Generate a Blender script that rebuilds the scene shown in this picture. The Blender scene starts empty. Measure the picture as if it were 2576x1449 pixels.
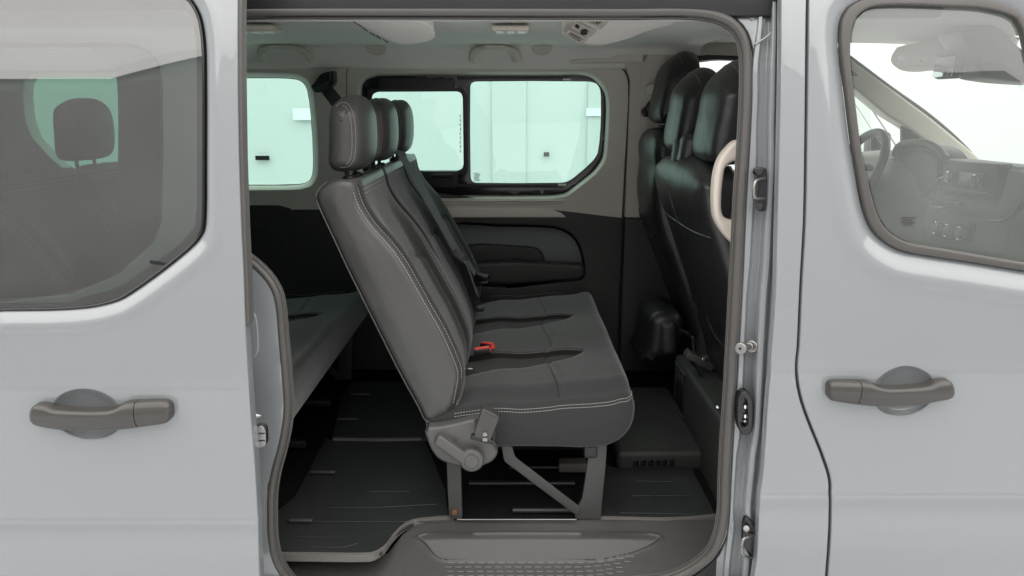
import bpy, bmesh, math, random
from mathutils import Vector
from mathutils.geometry import delaunay_2d_cdt
random.seed(4)
# ------------------------------------------------------------------ camera, world, light
SC = bpy.context.scene
F, CX, CY = 1946.0, 1288.0, 724.5          # focal length and centre in units of a 2576 wide frame
TH = math.atan(445 / F); CT, ST = math.cos(TH), math.sin(TH)
CAMY, CAMZ = -1.72, 1.70
cam_d = bpy.data.cameras.new('camera'); cam = bpy.data.objects.new('camera', cam_d)
SC.collection.objects.link(cam); SC.camera = cam
cam.location = (0, CAMY, CAMZ); cam.rotation_euler = (math.pi / 2 - TH, 0, 0)
cam_d.sensor_width = 36; cam_d.lens = F / 2576 * 36; cam_d.clip_start = .05; cam_d.clip_end = 100
W_ = bpy.data.worlds.new('World'); SC.world = W_; W_.use_nodes = True
W_.node_tree.nodes['Background'].inputs[0].default_value = (.9, .95, 1, 1)
W_.node_tree.nodes['Background'].inputs[1].default_value = .4
def area(name, loc, size, power, rot=(0, 0, 0), col=(1, 1, 1)):
    d = bpy.data.lights.new(name, 'AREA'); d.shape = 'RECTANGLE'; d.size, d.size_y = size
    d.energy = power; d.color = col
    o = bpy.data.objects.new(name, d); SC.collection.objects.link(o); o.location = loc; o.rotation_euler = rot
    return o
area('booth_light', (0, -.2, 4.06), (13.5, 11.2), 1330, col=(1, .965, .945))
SC.view_settings.view_transform = 'Standard'; SC.view_settings.look = 'None'
SC.view_settings.exposure = 0; SC.view_settings.gamma = 1
SC.render.engine = 'CYCLES'
SC.cycles.max_bounces = 10; SC.cycles.transparent_max_bounces = 16; SC.cycles.diffuse_bounces = 5

# ------------------------------------------------------------------ projection helpers
def interp(tab):
    xs = [t[0] for t in tab]; ys = [t[1] for t in tab]; n = len(xs)
    m = []
    for i in range(n):
        a = (ys[i] - ys[i-1]) / (xs[i] - xs[i-1]) if i else None
        b = (ys[i+1] - ys[i]) / (xs[i+1] - xs[i]) if i < n-1 else None
        if a is None: m.append(b)
        elif b is None: m.append(a)
        elif a * b <= 0: m.append(0)
        else: m.append(2 * a * b / (a + b))
    def f(x):
        if x <= xs[0]: return ys[0] + m[0] * (x - xs[0])
        if x >= xs[-1]: return ys[-1] + m[-1] * (x - xs[-1])
        for i in range(n-1):
            if x <= xs[i+1]:
                h = xs[i+1] - xs[i]; t = (x - xs[i]) / h
                return ((1+2*t)*(1-t)**2*ys[i] + t*(1-t)**2*h*m[i] + t*t*(3-2*t)*ys[i+1] + t*t*(t-1)*h*m[i+1])
    return f
YN = interp([(.4, .02), (.57, .004), (.66, -.0055), (.69, -.0055), (.776, .0065), (.786, .0118), (.80, .0125), (1.0, .006), (1.08, .0008), (1.10, .0005),
             (1.13, .0055), (1.25, .022), (1.4, .041), (1.6, .067), (1.8, .096), (1.93, .12), (2.0, .15), (2.06, .2)])
YF = lambda z: 1.66 - .10 * (z - 1.24)
def ray(px, py):
    u = CY - py
    return ((px - CX), F*CT + u*ST, -F*ST + u*CT)
def P(px, py, Y):                                 # where the line of sight meets the upright plane at depth Y
    d = ray(px, py); t = (Y - CAMY) / d[1]
    return Vector((d[0]*t, Y, CAMZ + d[2]*t))
def PZ(px, py, z):                                # ... or the level plane at height z
    d = ray(px, py); t = (z - CAMZ) / d[2]
    return Vector((d[0]*t, CAMY + d[1]*t, z))
def PX(px, py, x):
    d = ray(px, py); t = x / d[0]
    return Vector((x, CAMY + d[1]*t, CAMZ + d[2]*t))
def on(surf, px, py, off=0):
    Y = surf(1.3) + off
    for _ in range(25): Y = surf(P(px, py, Y).z) + off
    return P(px, py, Y)
S = lambda px, py, off=0: on(YN, px, py, off)
FS = lambda px, py, off=0: on(YF, px, py, off)

def smooth(pts, n=5, closed=True):
    out = []; N = len(pts)
    rng = range(N) if closed else range(N-1)
    for i in rng:
        if closed: p0, p1, p2, p3 = (pts[(i+k) % N] for k in (-1, 0, 1, 2))
        else: p0, p1, p2, p3 = pts[max(i-1, 0)], pts[i], pts[i+1], pts[min(i+2, N-1)]
        d1 = max(math.dist(p1, p2), 1e-9); d0 = max(math.dist(p0, p1), 1e-9); d2 = max(math.dist(p2, p3), 1e-9)
        for k in range(n):
            t = k / n; r = []
            c1 = min(1, 1.25*d0/d1) if p0 != p1 else 1; c2 = min(1, 1.25*d2/d1) if p2 != p3 else 1
            for a, b, c, d in zip(p0, p1, p2, p3):
                m1 = ((c-b)/d1*d0 + (b-a)/d0*d1) / (d0+d1) * d1 if d0 > 1e-8 and p0 != p1 else (c-b)
                m2 = ((d-c)/d2*d1 + (c-b)/d1*d2) / (d1+d2) * d1 if p2 != p3 else (c-b)
                r.append((2*t**3-3*t*t+1)*b + (t**3-2*t*t+t)*m1*c1 + (-2*t**3+3*t*t)*c + (t**3-t*t)*m2*c2)
            out.append(tuple(r))
    if not closed: out.append(tuple(pts[-1]))
    return out
def resample(pts, step, closed=True):
    q = list(pts) + ([pts[0]] if closed else [])
    L = [0]
    for a, b in zip(q, q[1:]): L.append(L[-1] + math.dist(a, b))
    n = max(int(L[-1] / step), 3); out = []; j = 0
    for i in range(n + (0 if closed else 1)):
        s = L[-1] * i / n
        while j < len(L)-2 and L[j+1] < s: j += 1
        t = (s - L[j]) / max(L[j+1] - L[j], 1e-12)
        out.append(tuple(a + (b-a)*t for a, b in zip(q[j], q[j+1])))
    return out
def rrect(x0, y0, x1, y1, r, n=5):
    o = []
    for cx, cy, a0 in ((x1-r, y0+r, -90), (x1-r, y1-r, 0), (x0+r, y1-r, 90), (x0+r, y0+r, 180)):
        for k in range(n+1):
            a = math.radians(a0 + 90*k/n); o.append((cx + r*math.cos(a), cy + r*math.sin(a)))
    return o
def ssub(a, b, x): t = min(max((x-a)/(b-a), 0), 1); return t*t*(3-2*t)

# ------------------------------------------------------------------ materials
def mat(name, col, rough=.5, metal=0, coat=0, bump=None, spec=.5, var=None, sheen=0, coat_rough=.03):
    m = bpy.data.materials.new(name); m.use_nodes = True; nt = m.node_tree
    b = nt.nodes['Principled BSDF']
    b.inputs['Base Color'].default_value = (*col, 1); b.inputs['Roughness'].default_value = rough
    b.inputs['Metallic'].default_value = metal; b.inputs['Coat Weight'].default_value = coat
    b.inputs['Coat Roughness'].default_value = coat_rough; b.inputs['Specular IOR Level'].default_value = spec
    if sheen: b.inputs['Sheen Weight'].default_value = sheen; b.inputs['Sheen Roughness'].default_value = .4
    tc = nt.nodes.new('ShaderNodeTexCoord')
    if var:                                       # real mottling of the surface colour: (scale, amount)
        n = nt.nodes.new('ShaderNodeTexNoise'); n.inputs['Scale'].default_value = var[0]; n.inputs['Detail'].default_value = 6
        mx = nt.nodes.new('ShaderNodeMix'); mx.data_type = 'RGBA'
        mx.inputs[6].default_value = (*[c*(1-var[1]) for c in col], 1); mx.inputs[7].default_value = (*[min(c*(1+var[1]), 1) for c in col], 1)
        nt.links.new(tc.outputs['Object'], n.inputs['Vector']); nt.links.new(n.outputs[0], mx.inputs[0])
        nt.links.new(mx.outputs[2], b.inputs['Base Color'])
        mr = nt.nodes.new('ShaderNodeMapRange'); mr.inputs[3].default_value = rough*.85; mr.inputs[4].default_value = min(rough*1.15, 1)
        nt.links.new(n.outputs[0], mr.inputs[0]); nt.links.new(mr.outputs[0], b.inputs['Roughness'])
    if bump:                                      # list of (scale, strength, distance)
        prev = None
        for sc_, st_, di_ in bump:
            n = nt.nodes.new('ShaderNodeTexNoise'); n.inputs['Scale'].default_value = sc_; n.inputs['Detail'].default_value = 4
            bp = nt.nodes.new('ShaderNodeBump'); bp.inputs['Strength'].default_value = st_; bp.inputs['Distance'].default_value = di_
            nt.links.new(tc.outputs['Object'], n.inputs['Vector']); nt.links.new(n.outputs[0], bp.inputs['Height'])
            if prev: nt.links.new(prev.outputs[0], bp.inputs['Normal'])
            prev = bp
        nt.links.new(prev.outputs[0], b.inputs['Normal'])
    return m
def glass(name, tint, refl=.08, dust_haze=0, dust_haze_col=(.6, .6, .58), ior_edge=True, scale=6):
    m = bpy.data.materials.new(name); m.use_nodes = True; nt = m.node_tree; nt.nodes.clear()
    out = nt.nodes.new('ShaderNodeOutputMaterial'); tr = nt.nodes.new('ShaderNodeBsdfTransparent'); gl = nt.nodes.new('ShaderNodeBsdfGlossy')
    tr.inputs[0].default_value = (*tint, 1); gl.inputs['Roughness'].default_value = .015; gl.inputs[0].default_value = (1, 1, 1, 1)
    lw = nt.nodes.new('ShaderNodeLayerWeight'); lw.inputs[0].default_value = .15
    ma = nt.nodes.new('ShaderNodeMath'); ma.operation = 'MULTIPLY_ADD'; ma.inputs[1].default_value = .6; ma.inputs[2].default_value = refl
    ma.use_clamp = True
    nt.links.new(lw.outputs['Fresnel'], ma.inputs[0])
    ma.inputs[1].default_value = .5
    mx = nt.nodes.new('ShaderNodeMixShader'); nt.links.new(ma.outputs[0], mx.inputs[0])
    nt.links.new(tr.outputs[0], mx.inputs[1]); nt.links.new(gl.outputs[0], mx.inputs[2]); last = mx
    if dust_haze:  # diffuse film: dust plus haze painted in for reflected light
        di = nt.nodes.new('ShaderNodeBsdfDiffuse'); di.inputs[0].default_value = (*dust_haze_col, 1)
        no = nt.nodes.new('ShaderNodeTexNoise'); no.inputs['Scale'].default_value = scale; no.inputs['Detail'].default_value = 2
        tc = nt.nodes.new('ShaderNodeTexCoord'); nt.links.new(tc.outputs['Object'], no.inputs['Vector'])
        mr = nt.nodes.new('ShaderNodeMapRange'); mr.inputs[1].default_value = .35; mr.inputs[2].default_value = .7
        mr.inputs[3].default_value = dust_haze*.55; mr.inputs[4].default_value = dust_haze*1.5
        nt.links.new(no.outputs[0], mr.inputs[0])
        m2 = nt.nodes.new('ShaderNodeMixShader'); nt.links.new(mr.outputs[0], m2.inputs[0])
        nt.links.new(mx.outputs[0], m2.inputs[1]); nt.links.new(di.outputs[0], m2.inputs[2]); last = m2
    nt.links.new(last.outputs[0], out.inputs[0]); return m
M = dict(
    paint=mat('grey_paint', (.205, .217, .224), .30, coat=1, bump=[(260, .02, .001), (3.5, .10, .006)], spec=.5, var=(3, .015)),
    rubber=mat('seal_rubber', (.060, .056, .051), .42, bump=[(300, .15, .001)], sheen=.2, var=(20, .12)),
    black=mat('black_plastic', (.012, .012, .013), .42, bump=[(400, .2, .0005)], var=(30, .2)),
    gloss=mat('gloss_black', (.008, .008, .009), .15),
    grain=mat('grained_plastic', (.030, .030, .029), .5, bump=[(420, .45, .0008), (1400, .3, .0005)], var=(8, .12)),
    trimd=mat('dark_side_trim', (.030, .030, .029), .55, bump=[(420, .4, .0008)], var=(6, .1)),
    warm=mat('satin_plastic', (.046, .043, .039), .32, bump=[(500, .15, .0006)], var=(25, .06)),
    leather=mat('black_leather', (.052, .051, .049), .36, bump=[(260, .45, .0010), (12, .2, .005)], var=(5, .08), spec=.55),
    moulding=mat('satin_moulding', (.72, .67, .60), .32),
    smooth_beige=mat('smooth_beige', (.50, .48, .44), .7),
    seat_cloth=mat('ribbed_seat_cloth', (.021, .0205, .020), .9, bump=[(380, .9, .0016), (14, .3, .005)], sheen=.3, var=(35, .12), spec=.2),
    dash=mat('dashboard_plastic', (.24, .24, .23), .55),
    smooth_grey=mat('smooth_dark_plastic', (.035, .035, .035), .5),
    leather_front=mat('smooth_leather', (.018, .018, .018), .34, bump=[(600, .25, .0006), (9, .5, .012)], var=(5, .1)),
    fabric=mat('charcoal_fabric', (.031, .033, .032), .9, bump=[(380, .9, .0016), (14, .25, .005)], sheen=.35, var=(35, .12), spec=.2),
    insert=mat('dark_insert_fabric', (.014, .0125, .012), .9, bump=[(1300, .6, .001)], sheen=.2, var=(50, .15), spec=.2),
    beige=mat('beige_trim', (.62, .585, .53), .6, bump=[(500, .25, .0008)], var=(6, .04)),
    pillar=mat('pillar_trim', (.54, .505, .455), .6, bump=[(500, .25, .0008)], var=(6, .04)),
    lining=mat('headliner_fabric', (.80, .78, .74), .95, bump=[(900, .4, .001), (5, .15, .01)], var=(60, .04), spec=.2),
    cream=mat('cream_plastic', (.62, .56, .49), .45, bump=[(500, .1, .0005)]),
    lens=mat('lamp_lens', (.75, .75, .72), .3), chrome=mat('chrome', (.75, .75, .75), .18, 1),
    steel=mat('steel', (.28, .27, .26), .38, 1, var=(40, .2)), bolt=mat('rusty_bolt', (.25, .12, .06), .5, .6),
    leg=mat('grey_leg_coating', (.048, .048, .046), .5, bump=[(600, .25, .0006)], var=(20, .12)),
    cover=mat('mechanism_plastic', (.078, .077, .074), .42, bump=[(600, .3, .0006)], var=(12, .06)),
    mat_=mat('rubber_mat', (.024, .026, .025), .5, bump=[(300, .7, .0012), (9, .15, .004)], var=(4, .5)),
    edge=mat('worn_mat_edge', (.115, .108, .10), .5, bump=[(200, .3, .001)], var=(15, .15)),
    carpet_shade=mat('black_carpet_shade', (.008, .008, .008), 1, bump=[(700, 1, .002)], spec=.1),  # floor carpet; also serves as painted shadow in the storage pocket
    step=mat('step_plastic', (.050, .049, .047), .42, bump=[(300, .6, .001), (30, .15, .002)], var=(5, .35)),
    scuff=mat('worn_tread', (.17, .165, .16), .5),
    web=mat('belt_webbing', (.085, .095, .098), .6, bump=[(900, .4, .0006)], sheen=.3),
    red=mat('red_plastic', (.75, .07, .045), .35), green=mat('green_tag', (.03, .4, .1), .5),
    thread=mat('grey_thread', (.33, .32, .30), .8), white=mat('white_sticker', (.85, .85, .83), .5),
    print_=mat('white_print', (.6, .6, .6), .6),
    screen=mat('screen_glass', (.25, .27, .30), .12), mirror=mat('mirror_glass', (.8, .85, .82), .02, 1),
    far_glass=glass('green_window_glass', (.475, .70, .615), .05),
    dark_glass=glass('dark_door_glass', (.40, .47, .44), .115, .035, (.5, .46, .42), scale=5),
    cab_glass=glass('cab_window_glass', (.76, .82, .78), .07, .105, (.62, .66, .62), scale=2.2),  # stronger film here stands in for the reflected veil on the pane
    screen_glass=glass('windscreen_glass', (.90, .96, .93), .04),
    wall=mat('booth_wall_paint', (.69, .70, .70), .85, var=(.5, .05)),
    wall_low=mat('booth_front_wall_paint', (.38, .38, .38), .8, var=(.6, .04)),
    floor=mat('booth_floor_coating', (.62, .64, .65), .5, var=(.8, .03)),
)
# ------------------------------------------------------------------ object helpers
LOC = {}
def link(o): SC.collection.objects.link(o); return o
def thing(name, label, cat, loc=(0, 0, 0), group=None):
    o = link(bpy.data.objects.new(name, None)); o.location = loc; o.empty_display_size = .1
    LOC[o] = Vector(loc); o['label'] = label; o['category'] = cat
    if group: o['group'] = group
    return o
def tag(o, label, cat, group=None):
    o['label'] = label; o['category'] = cat
    if group: o['group'] = group
    return o
def obj(name, vf, m, parent=None, flat=False, angle=38, extra=()):
    v, f = vf[0], vf[1]
    base = LOC[parent] if parent else Vector((0, 0, 0))
    me = bpy.data.meshes.new(name); me.from_pydata([tuple(Vector(p) - base) for p in v], [], f); me.update()
    bm = bmesh.new(); bm.from_mesh(me); bmesh.ops.remove_doubles(bm, verts=bm.verts, dist=1e-6)
    bmesh.ops.recalc_face_normals(bm, faces=bm.faces); bm.to_mesh(me); bm.free()
    me.materials.append(M[m])
    for e in extra: me.materials.append(M[e])
    if not flat:
        me.shade_smooth(); me.set_sharp_from_angle(angle=math.radians(angle))
    o = link(bpy.data.objects.new(name, me))
    if parent: o.parent = parent
    LOC[o] = base
    return o
def top(name, vf, m, label, cat, group=None, **k):
    return tag(obj(name, vf, m, None, **k), label, cat, group)
def join(*vfs):
    V, Fc = [], []
    for v, f in vfs:
        n = len(V); V += [Vector(p) for p in v]; Fc += [tuple(i + n for i in q) for q in f]
    return V, Fc
def inside(p, poly):
    x, y = p; c = False; j = len(poly) - 1
    for i in range(len(poly)):
        xi, yi = poly[i]; xj, yj = poly[j]
        if (yi > y) != (yj > y) and x < (xj-xi)*(y-yi)/(yj-yi) + xi: c = not c
        j = i
    return c
def area2(poly): return sum(a[0]*b[1]-b[0]*a[1] for a, b in zip(poly, poly[1:]+poly[:1]))
def inset(poly, d):                                # d > 0 shrinks
    s = 1 if area2(poly) > 0 else -1; n = len(poly); o = []
    for i in range(n):
        a, b, c = poly[i-1], poly[i], poly[(i+1) % n]
        t1 = Vector((b[0]-a[0], b[1]-a[1])); t2 = Vector((c[0]-b[0], c[1]-b[1]))
        if t1.length < 1e-9 or t2.length < 1e-9: t = t1 + t2
        else: t = t1.normalized() + t2.normalized()
        if t.length < 1e-9: o.append(b); continue
        t.normalize(); nx, ny = -t.y*s, t.x*s
        o.append((b[0]+nx*d, b[1]+ny*d))
    return o
def cdt(outer, holes, res, fine=()):
    loops = [outer] + list(holes); pts, edges = [], []
    for l in loops:
        b = len(pts); pts += [Vector(p) for p in l]; n = len(l)
        edges += [(b+i, b+(i+1) % n) for i in range(n)]
    x0 = min(p[0] for p in outer); x1 = max(p[0] for p in outer); y0 = min(p[1] for p in outer); y1 = max(p[1] for p in outer)
    cells = {}
    for p in pts: cells.setdefault((int(p[0]/res), int(p[1]/res)), []).append(p)
    def add(x, y, r):
        if not inside((x, y), outer) or any(inside((x, y), h) for h in holes): return
        cx, cy = int(x/res), int(y/res)
        for i in (-1, 0, 1):
            for j in (-1, 0, 1):
                for q in cells.get((cx+i, cy+j), ()):
                    if (q[0]-x)**2 + (q[1]-y)**2 < (r*.45)**2: return
        pts.append(Vector((x, y)))
    j = 0; y = y0 + res/2
    while y < y1:
        x = x0 + res*(.25 if j % 2 else .75)
        while x < x1:
            if not any(a < x < c and b < y < d for a, b, c, d, _ in fine): add(x, y, res)
            x += res
        y += res*.9; j += 1
    for a, b, c, d, r in fine:
        y = b; j = 0
        while y < d:
            x = a + (r/2 if j % 2 else 0)
            while x < c: add(x, y, r); x += r
            y += r*.9; j += 1
    v, e, f, *_ = delaunay_2d_cdt(pts, edges, [], 0, 1e-7)
    tri = []
    for t in f:
        c = (sum(v[i][0] for i in t)/len(t), sum(v[i][1] for i in t)/len(t))
        if inside(c, outer) and not any(inside(c, h) for h in holes): tri.append(tuple(t))
    return v, tri
def sheet(outer, holes, place, thick, r=.003, res=.03, fine=(), rim_holes=True, step=.01, sgn=1):
    """filled outline with holes in two coordinates, laid on a surface by place(a, b, depth), with a rounded returned edge"""
    outer = resample(outer, step); holes = [resample(h, step) for h in holes]
    oi = inset(outer, r); hi = [inset(h, -r) for h in holes]
    v, f = cdt(oi, hi, res, fine)
    V = [place(p[0], p[1], 0) for p in v]; Fc = list(f)
    loops = [(oi, 1)] + ([(h, -1) for h in hi] if rim_holes else [])
    for l, s in loops:
        rings = []
        for k in range(0, 5):
            a = math.pi/2*k/4; ll = inset(l, -r*math.sin(a)*s)
            rings.append([place(p[0], p[1], sgn*r*(1-math.cos(a))) for p in ll])
        ll = inset(l, -r*s); rings.append([place(p[0], p[1], sgn*max(thick, r*1.01)) for p in ll])
        n = len(l); b = len(V)
        for g in rings: V += g
        for k in range(len(rings)-1):
            for i in range(n):
                Fc.append((b+k*n+i, b+k*n+(i+1) % n, b+(k+1)*n+(i+1) % n, b+(k+1)*n+i))
    return V, Fc
def spanel(outer, holes=(), off=0, thick=.02, surf=YN, disp=None, sm=4, **k):
    """panel on a side wall of the vehicle, outline in picture units"""
    def cv(l):
        if isinstance(l, tuple): return list(l)
        l = smooth(l, sm) if sm else l
        return [(q.x, q.z) for q in (on(surf, a, b, off) for a, b in l)]
    pl = lambda x, z, d: Vector((x, surf(z) + off + d + (disp(x, z) if disp else 0), z))
    return sheet(cv(outer), [cv(h) for h in holes], pl, thick, **k)
def plate(outer, Y, thick=.01, holes=(), sm=4, **k):          # upright plate facing the camera at depth Y
    cv = lambda l: [(q.x, q.z) for q in (P(a, b, Y) for a, b in (smooth(l, sm) if sm else l))]
    return sheet(cv(outer), [cv(h) for h in holes], lambda x, z, d: Vector((x, Y + d, z)), thick, **k)
def loft(prof, y0, y1, rc, step=.02, disp=None, crown=0, caps=True, cap_res=.03):
    """closed profile in (x, z) carried along y with rounded ends"""
    ys = []; n = 5
    for k in range(n): ys.append((y0 + rc*(1-math.cos(math.pi/2*k/n)), rc*(1-math.sin(math.pi/2*k/n))))
    m = max(int((y1-y0-2*rc)/step), 1)
    for k in range(m+1): ys.append((y0+rc+(y1-y0-2*rc)*k/m, 0))
    for k in range(n-1, -1, -1): ys.append((y1 - rc*(1-math.cos(math.pi/2*k/n)), rc*(1-math.sin(math.pi/2*k/n))))
    V, Fc = [], []; N = len(prof)
    nrm = inset(prof, -1); nrm = [(a[0]-b[0], a[1]-b[1]) for a, b in zip(nrm, prof)]
    for y, e in ys:
        for p, q in zip(prof, nrm):
            x, z = p[0]-q[0]*e, p[1]-q[1]*e
            v = Vector((x, y, z))
            if disp: v = disp(v, q, y)
            V.append(v)
    for k in range(len(ys)-1):
        for i in range(N): Fc.append((k*N+i, k*N+(i+1) % N, (k+1)*N+(i+1) % N, (k+1)*N+i))
    if caps:
        for k, s in ((0, -1), (len(ys)-1, 1)):
            ring = [(V[k*N+i].x, V[k*N+i].z) for i in range(N)]; y = ys[k][0]
            v, f = cdt(ring, [], cap_res)
            b = len(V)
            for p in v:
                d = min(math.dist((p[0], p[1]), q) for q in ring)
                V.append(Vector((p[0], y + s*crown*(1-math.exp(-d/.035)), p[1])))
            Fc += [tuple(i+b for i in t) for t in f]
    return V, Fc
def tube(path, r, n=8, cap=True, flat=1.0, up=None):
    path = [Vector(p) for p in path]; V, Fc = [], []
    N = len(path); ref = Vector(up) if up else Vector((0, 0, 1))
    for i, p in enumerate(path):
        t = (path[min(i+1, N-1)] - path[max(i-1, 0)]).normalized()
        a = t.cross(ref)
        if a.length < 1e-3: a = t.cross(Vector((0, 1, 0)))
        a.normalize(); b = a.cross(t)
        rr = r[i] if isinstance(r, (list, tuple)) else r
        for k in range(n):
            an = 2*math.pi*k/n; V.append(p + a*math.cos(an)*rr + b*math.sin(an)*rr*flat)
    for i in range(N-1):
        for k in range(n): Fc.append((i*n+k, i*n+(k+1) % n, (i+1)*n+(k+1) % n, (i+1)*n+k))
    if cap: Fc += [tuple(range(n)), tuple(range((N-1)*n, N*n))]
    return V, Fc
def strap(path, w, t, side):                       # flat band: side = direction of its width
    s = Vector(side).normalized(); V, Fc = [], []; path = [Vector(p) for p in path]; N = len(path)
    for i, p in enumerate(path):
        tn = (path[min(i+1, N-1)] - path[max(i-1, 0)]).normalized(); nn = tn.cross(s).normalized()
        ss = nn.cross(tn).normalized()
        for a, b in ((-1, -1), (1, -1), (1, 1), (-1, 1)): V.append(p + ss*a*w/2 + nn*b*t/2)
    for i in range(N-1):
        for k in range(4): Fc.append((i*4+k, i*4+(k+1) % 4, (i+1)*4+(k+1) % 4, (i+1)*4+k))
    Fc += [(0, 1, 2, 3), tuple(range((N-1)*4, N*4))]
    return V, Fc
def cyl(p0, p1, r, n=24, r1=None, bev=0):
    p0, p1 = Vector(p0), Vector(p1); r1 = r if r1 is None else r1
    if not bev: return tube([p0, p1], [r, r1], n)
    d = (p1-p0).normalized()*bev
    return tube([p0, p0+d*.01, p0+d*.3, p0+d, p1-d, p1-d*.3, p1-d*.01, p1], [r-bev, r-bev*.9, r-bev*.3, r, r1, r1-bev*.3, r1-bev*.9, r1-bev], n)
def box(c, s, r=.004, rot=None, seg=3):
    bm = bmesh.new(); bmesh.ops.create_cube(bm, size=1)
    for v in bm.verts: v.co = Vector((v.co.x*s[0], v.co.y*s[1], v.co.z*s[2]))
    if r: bmesh.ops.bevel(bm, geom=list(bm.edges), offset=min(r, min(s)*.45), segments=seg, affect='EDGES', profile=.5)
    from mathutils import Euler
    R = Euler(rot).to_matrix() if rot else None
    bm.verts.index_update()
    V = [((R @ v.co) if R else v.co.copy()) + Vector(c) for v in bm.verts]; Fc = [tuple(v.index for v in f.verts) for f in bm.faces]
    bm.free(); return V, Fc
def box2(a, b, r=.004, **k):
    return box([(i+j)/2 for i, j in zip(a, b)], [abs(j-i) for i, j in zip(a, b)], r, **k)
def stitches(path, r=.0006, on_=.005, off_=.003, n=4):
    path = resample([tuple(p) for p in path], .001, False); V, Fc = [], []
    k = int(on_/.001); g = int(off_/.001); i = 0
    while i + k < len(path):
        v, f = tube([path[i], path[i+k//2], path[i+k]], r, n)
        b = len(V); V += v; Fc += [tuple(j+b for j in q) for q in f]; i += k + g
    return V, Fc
# ------------------------------------------------------------------ the booth
def struct(name, vf, m, **k):
    o = obj(name, vf, m, None, **k); o['kind'] = 'structure'; return o
struct('floor', box2((-8, -6, -.1), (8, 6, 0), 0), 'floor', flat=True)
struct('far_wall', box2((-8, 5.4, 0), (8, 5.5, 4.25), 0), 'wall', flat=True)
struct('end_wall_front', box2((8, -6, 0), (8.1, 5.5, 4.25), 0), 'wall', flat=True)
struct('end_wall_rear', box2((-8.1, -6, 0), (-8, 5.5, 4.25), 0), 'wall', flat=True)
struct('near_wall', box2((-8, -6, 0), (8, -5.9, 4.25), 0), 'wall_low', flat=True)
struct('ceiling', box2((-8.1, -6, 4.25), (8.1, 5.5, 4.35), 0), 'wall', flat=True)

M['panel'] = mat('wall_band_tone', (.665, .675, .675), .85); M['pale_sheet'] = mat('pale_stand_in', (.95, .95, .95), .9)
for a, b in ((1240, 1322), (1470, 1530), (-20, 60)):  # upright bands slightly darker than the booth wall
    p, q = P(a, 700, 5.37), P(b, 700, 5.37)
    struct('wall_band', box2((p.x, 5.375, .02), (q.x, 5.397, 3.6), .002), 'panel', flat=True)
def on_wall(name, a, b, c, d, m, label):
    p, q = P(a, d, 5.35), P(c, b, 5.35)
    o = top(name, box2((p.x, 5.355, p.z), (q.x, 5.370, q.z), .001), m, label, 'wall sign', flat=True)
on_wall('stand_in_sheet', 737, 273, 800, 302, 'pale_sheet', 'added pale sheet seen through the left rear far window at its right edge')  # added pale sheet standing in for a bright rectangle in the pane
on_wall('stand_in_sheet', 1475, 273, 1530, 292, 'pale_sheet', 'added pale sheet seen through the right sliding window at its right edge')  # likewise, added for the bright rectangle in the sliding window
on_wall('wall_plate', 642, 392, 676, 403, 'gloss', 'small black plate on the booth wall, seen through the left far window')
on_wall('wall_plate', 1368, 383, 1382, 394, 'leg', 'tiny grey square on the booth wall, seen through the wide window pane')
# ------------------------------------------------------------------ van: outer body
van = thing('passenger_van', 'light grey passenger van seen from the side with its sliding door open', 'van', (0, .9, 0))
def part(name, vf, m, parent=None, label=None, **k):
    o = obj(name, vf, m, parent or van, **k)
    if label: o['label'] = label
    return o
gap = [(2040, -90), (2036, 0), (2034, 160), (2032, 330), (2028, 560), (2020, 703), (2012, 878), (2008, 917), (2010, 959), (2018, 1001), (2038, 1060), (2068, 1134), (2090, 1200), (2093, 1227), (2091, 1347), (2084, 1449), (2078, 1540)]
skin = [(1968, -90), (1966, 0), (1965, 150), (1961, 351), (1955, 600), (1951, 747), (1940, 900), (1924, 1134), (1921, 1180), (1912, 1254), (1905, 1400), (1897, 1540)]
win_out = [(2044.4+.494*a, .494*b) for a, b in ((330, -30), (255, 0), (190, 40), (158, 95), (147, 170), (150, 270), (165, 400), (185, 560), (205, 720), (230, 860), (255, 1000), (277, 1090), (312, 1170), (370, 1230), (450, 1275), (600, 1305), (800, 1335), (1076, 1380), (1420, 1430), (1530, 1400), (1540, 1250), (1300, 700), (1150, 300), (1076, 75), (900, -10), (600, -38))]
win_in = [(2044.4+.494*a, .494*b) for a, b in ((400, 25), (320, 32), (260, 55), (225, 90), (205, 140), (197, 200), (195, 300), (205, 400), (225, 560), (245, 720), (270, 860), (295, 965), (325, 1070), (350, 1130), (390, 1180), (440, 1215), (500, 1240), (700, 1275), (1076, 1340), (1380, 1385), (1480, 1360), (1490, 1240), (1250, 700), (1110, 320), (1040, 95), (900, 48), (700, 33), (500, 25))]
def dist_poly(x, z, poly):
    b = 9
    for (x1, z1), (x2, z2) in zip(poly, poly[1:]+poly[:1]):
        dx, dz = x2-x1, z2-z1; t = max(0, min(1, ((x-x1)*dx+(z-z1)*dz)/(dx*dx+dz*dz+1e-12)))
        d = (x-x1-t*dx)**2 + (z-z1-t*dz)**2
        if d < b: b = d
    return math.sqrt(b)
wo_xz = [(q.x, q.z) for q in (S(a, b) for a, b in smooth(win_out, 3))]
def ell(c, rx, rz, n=56, k=1.0): return [(c[0]+rx*k*math.cos(2*math.pi*i/n), c[1]+rz*k*math.sin(2*math.pi*i/n)) for i in range(n)]
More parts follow.
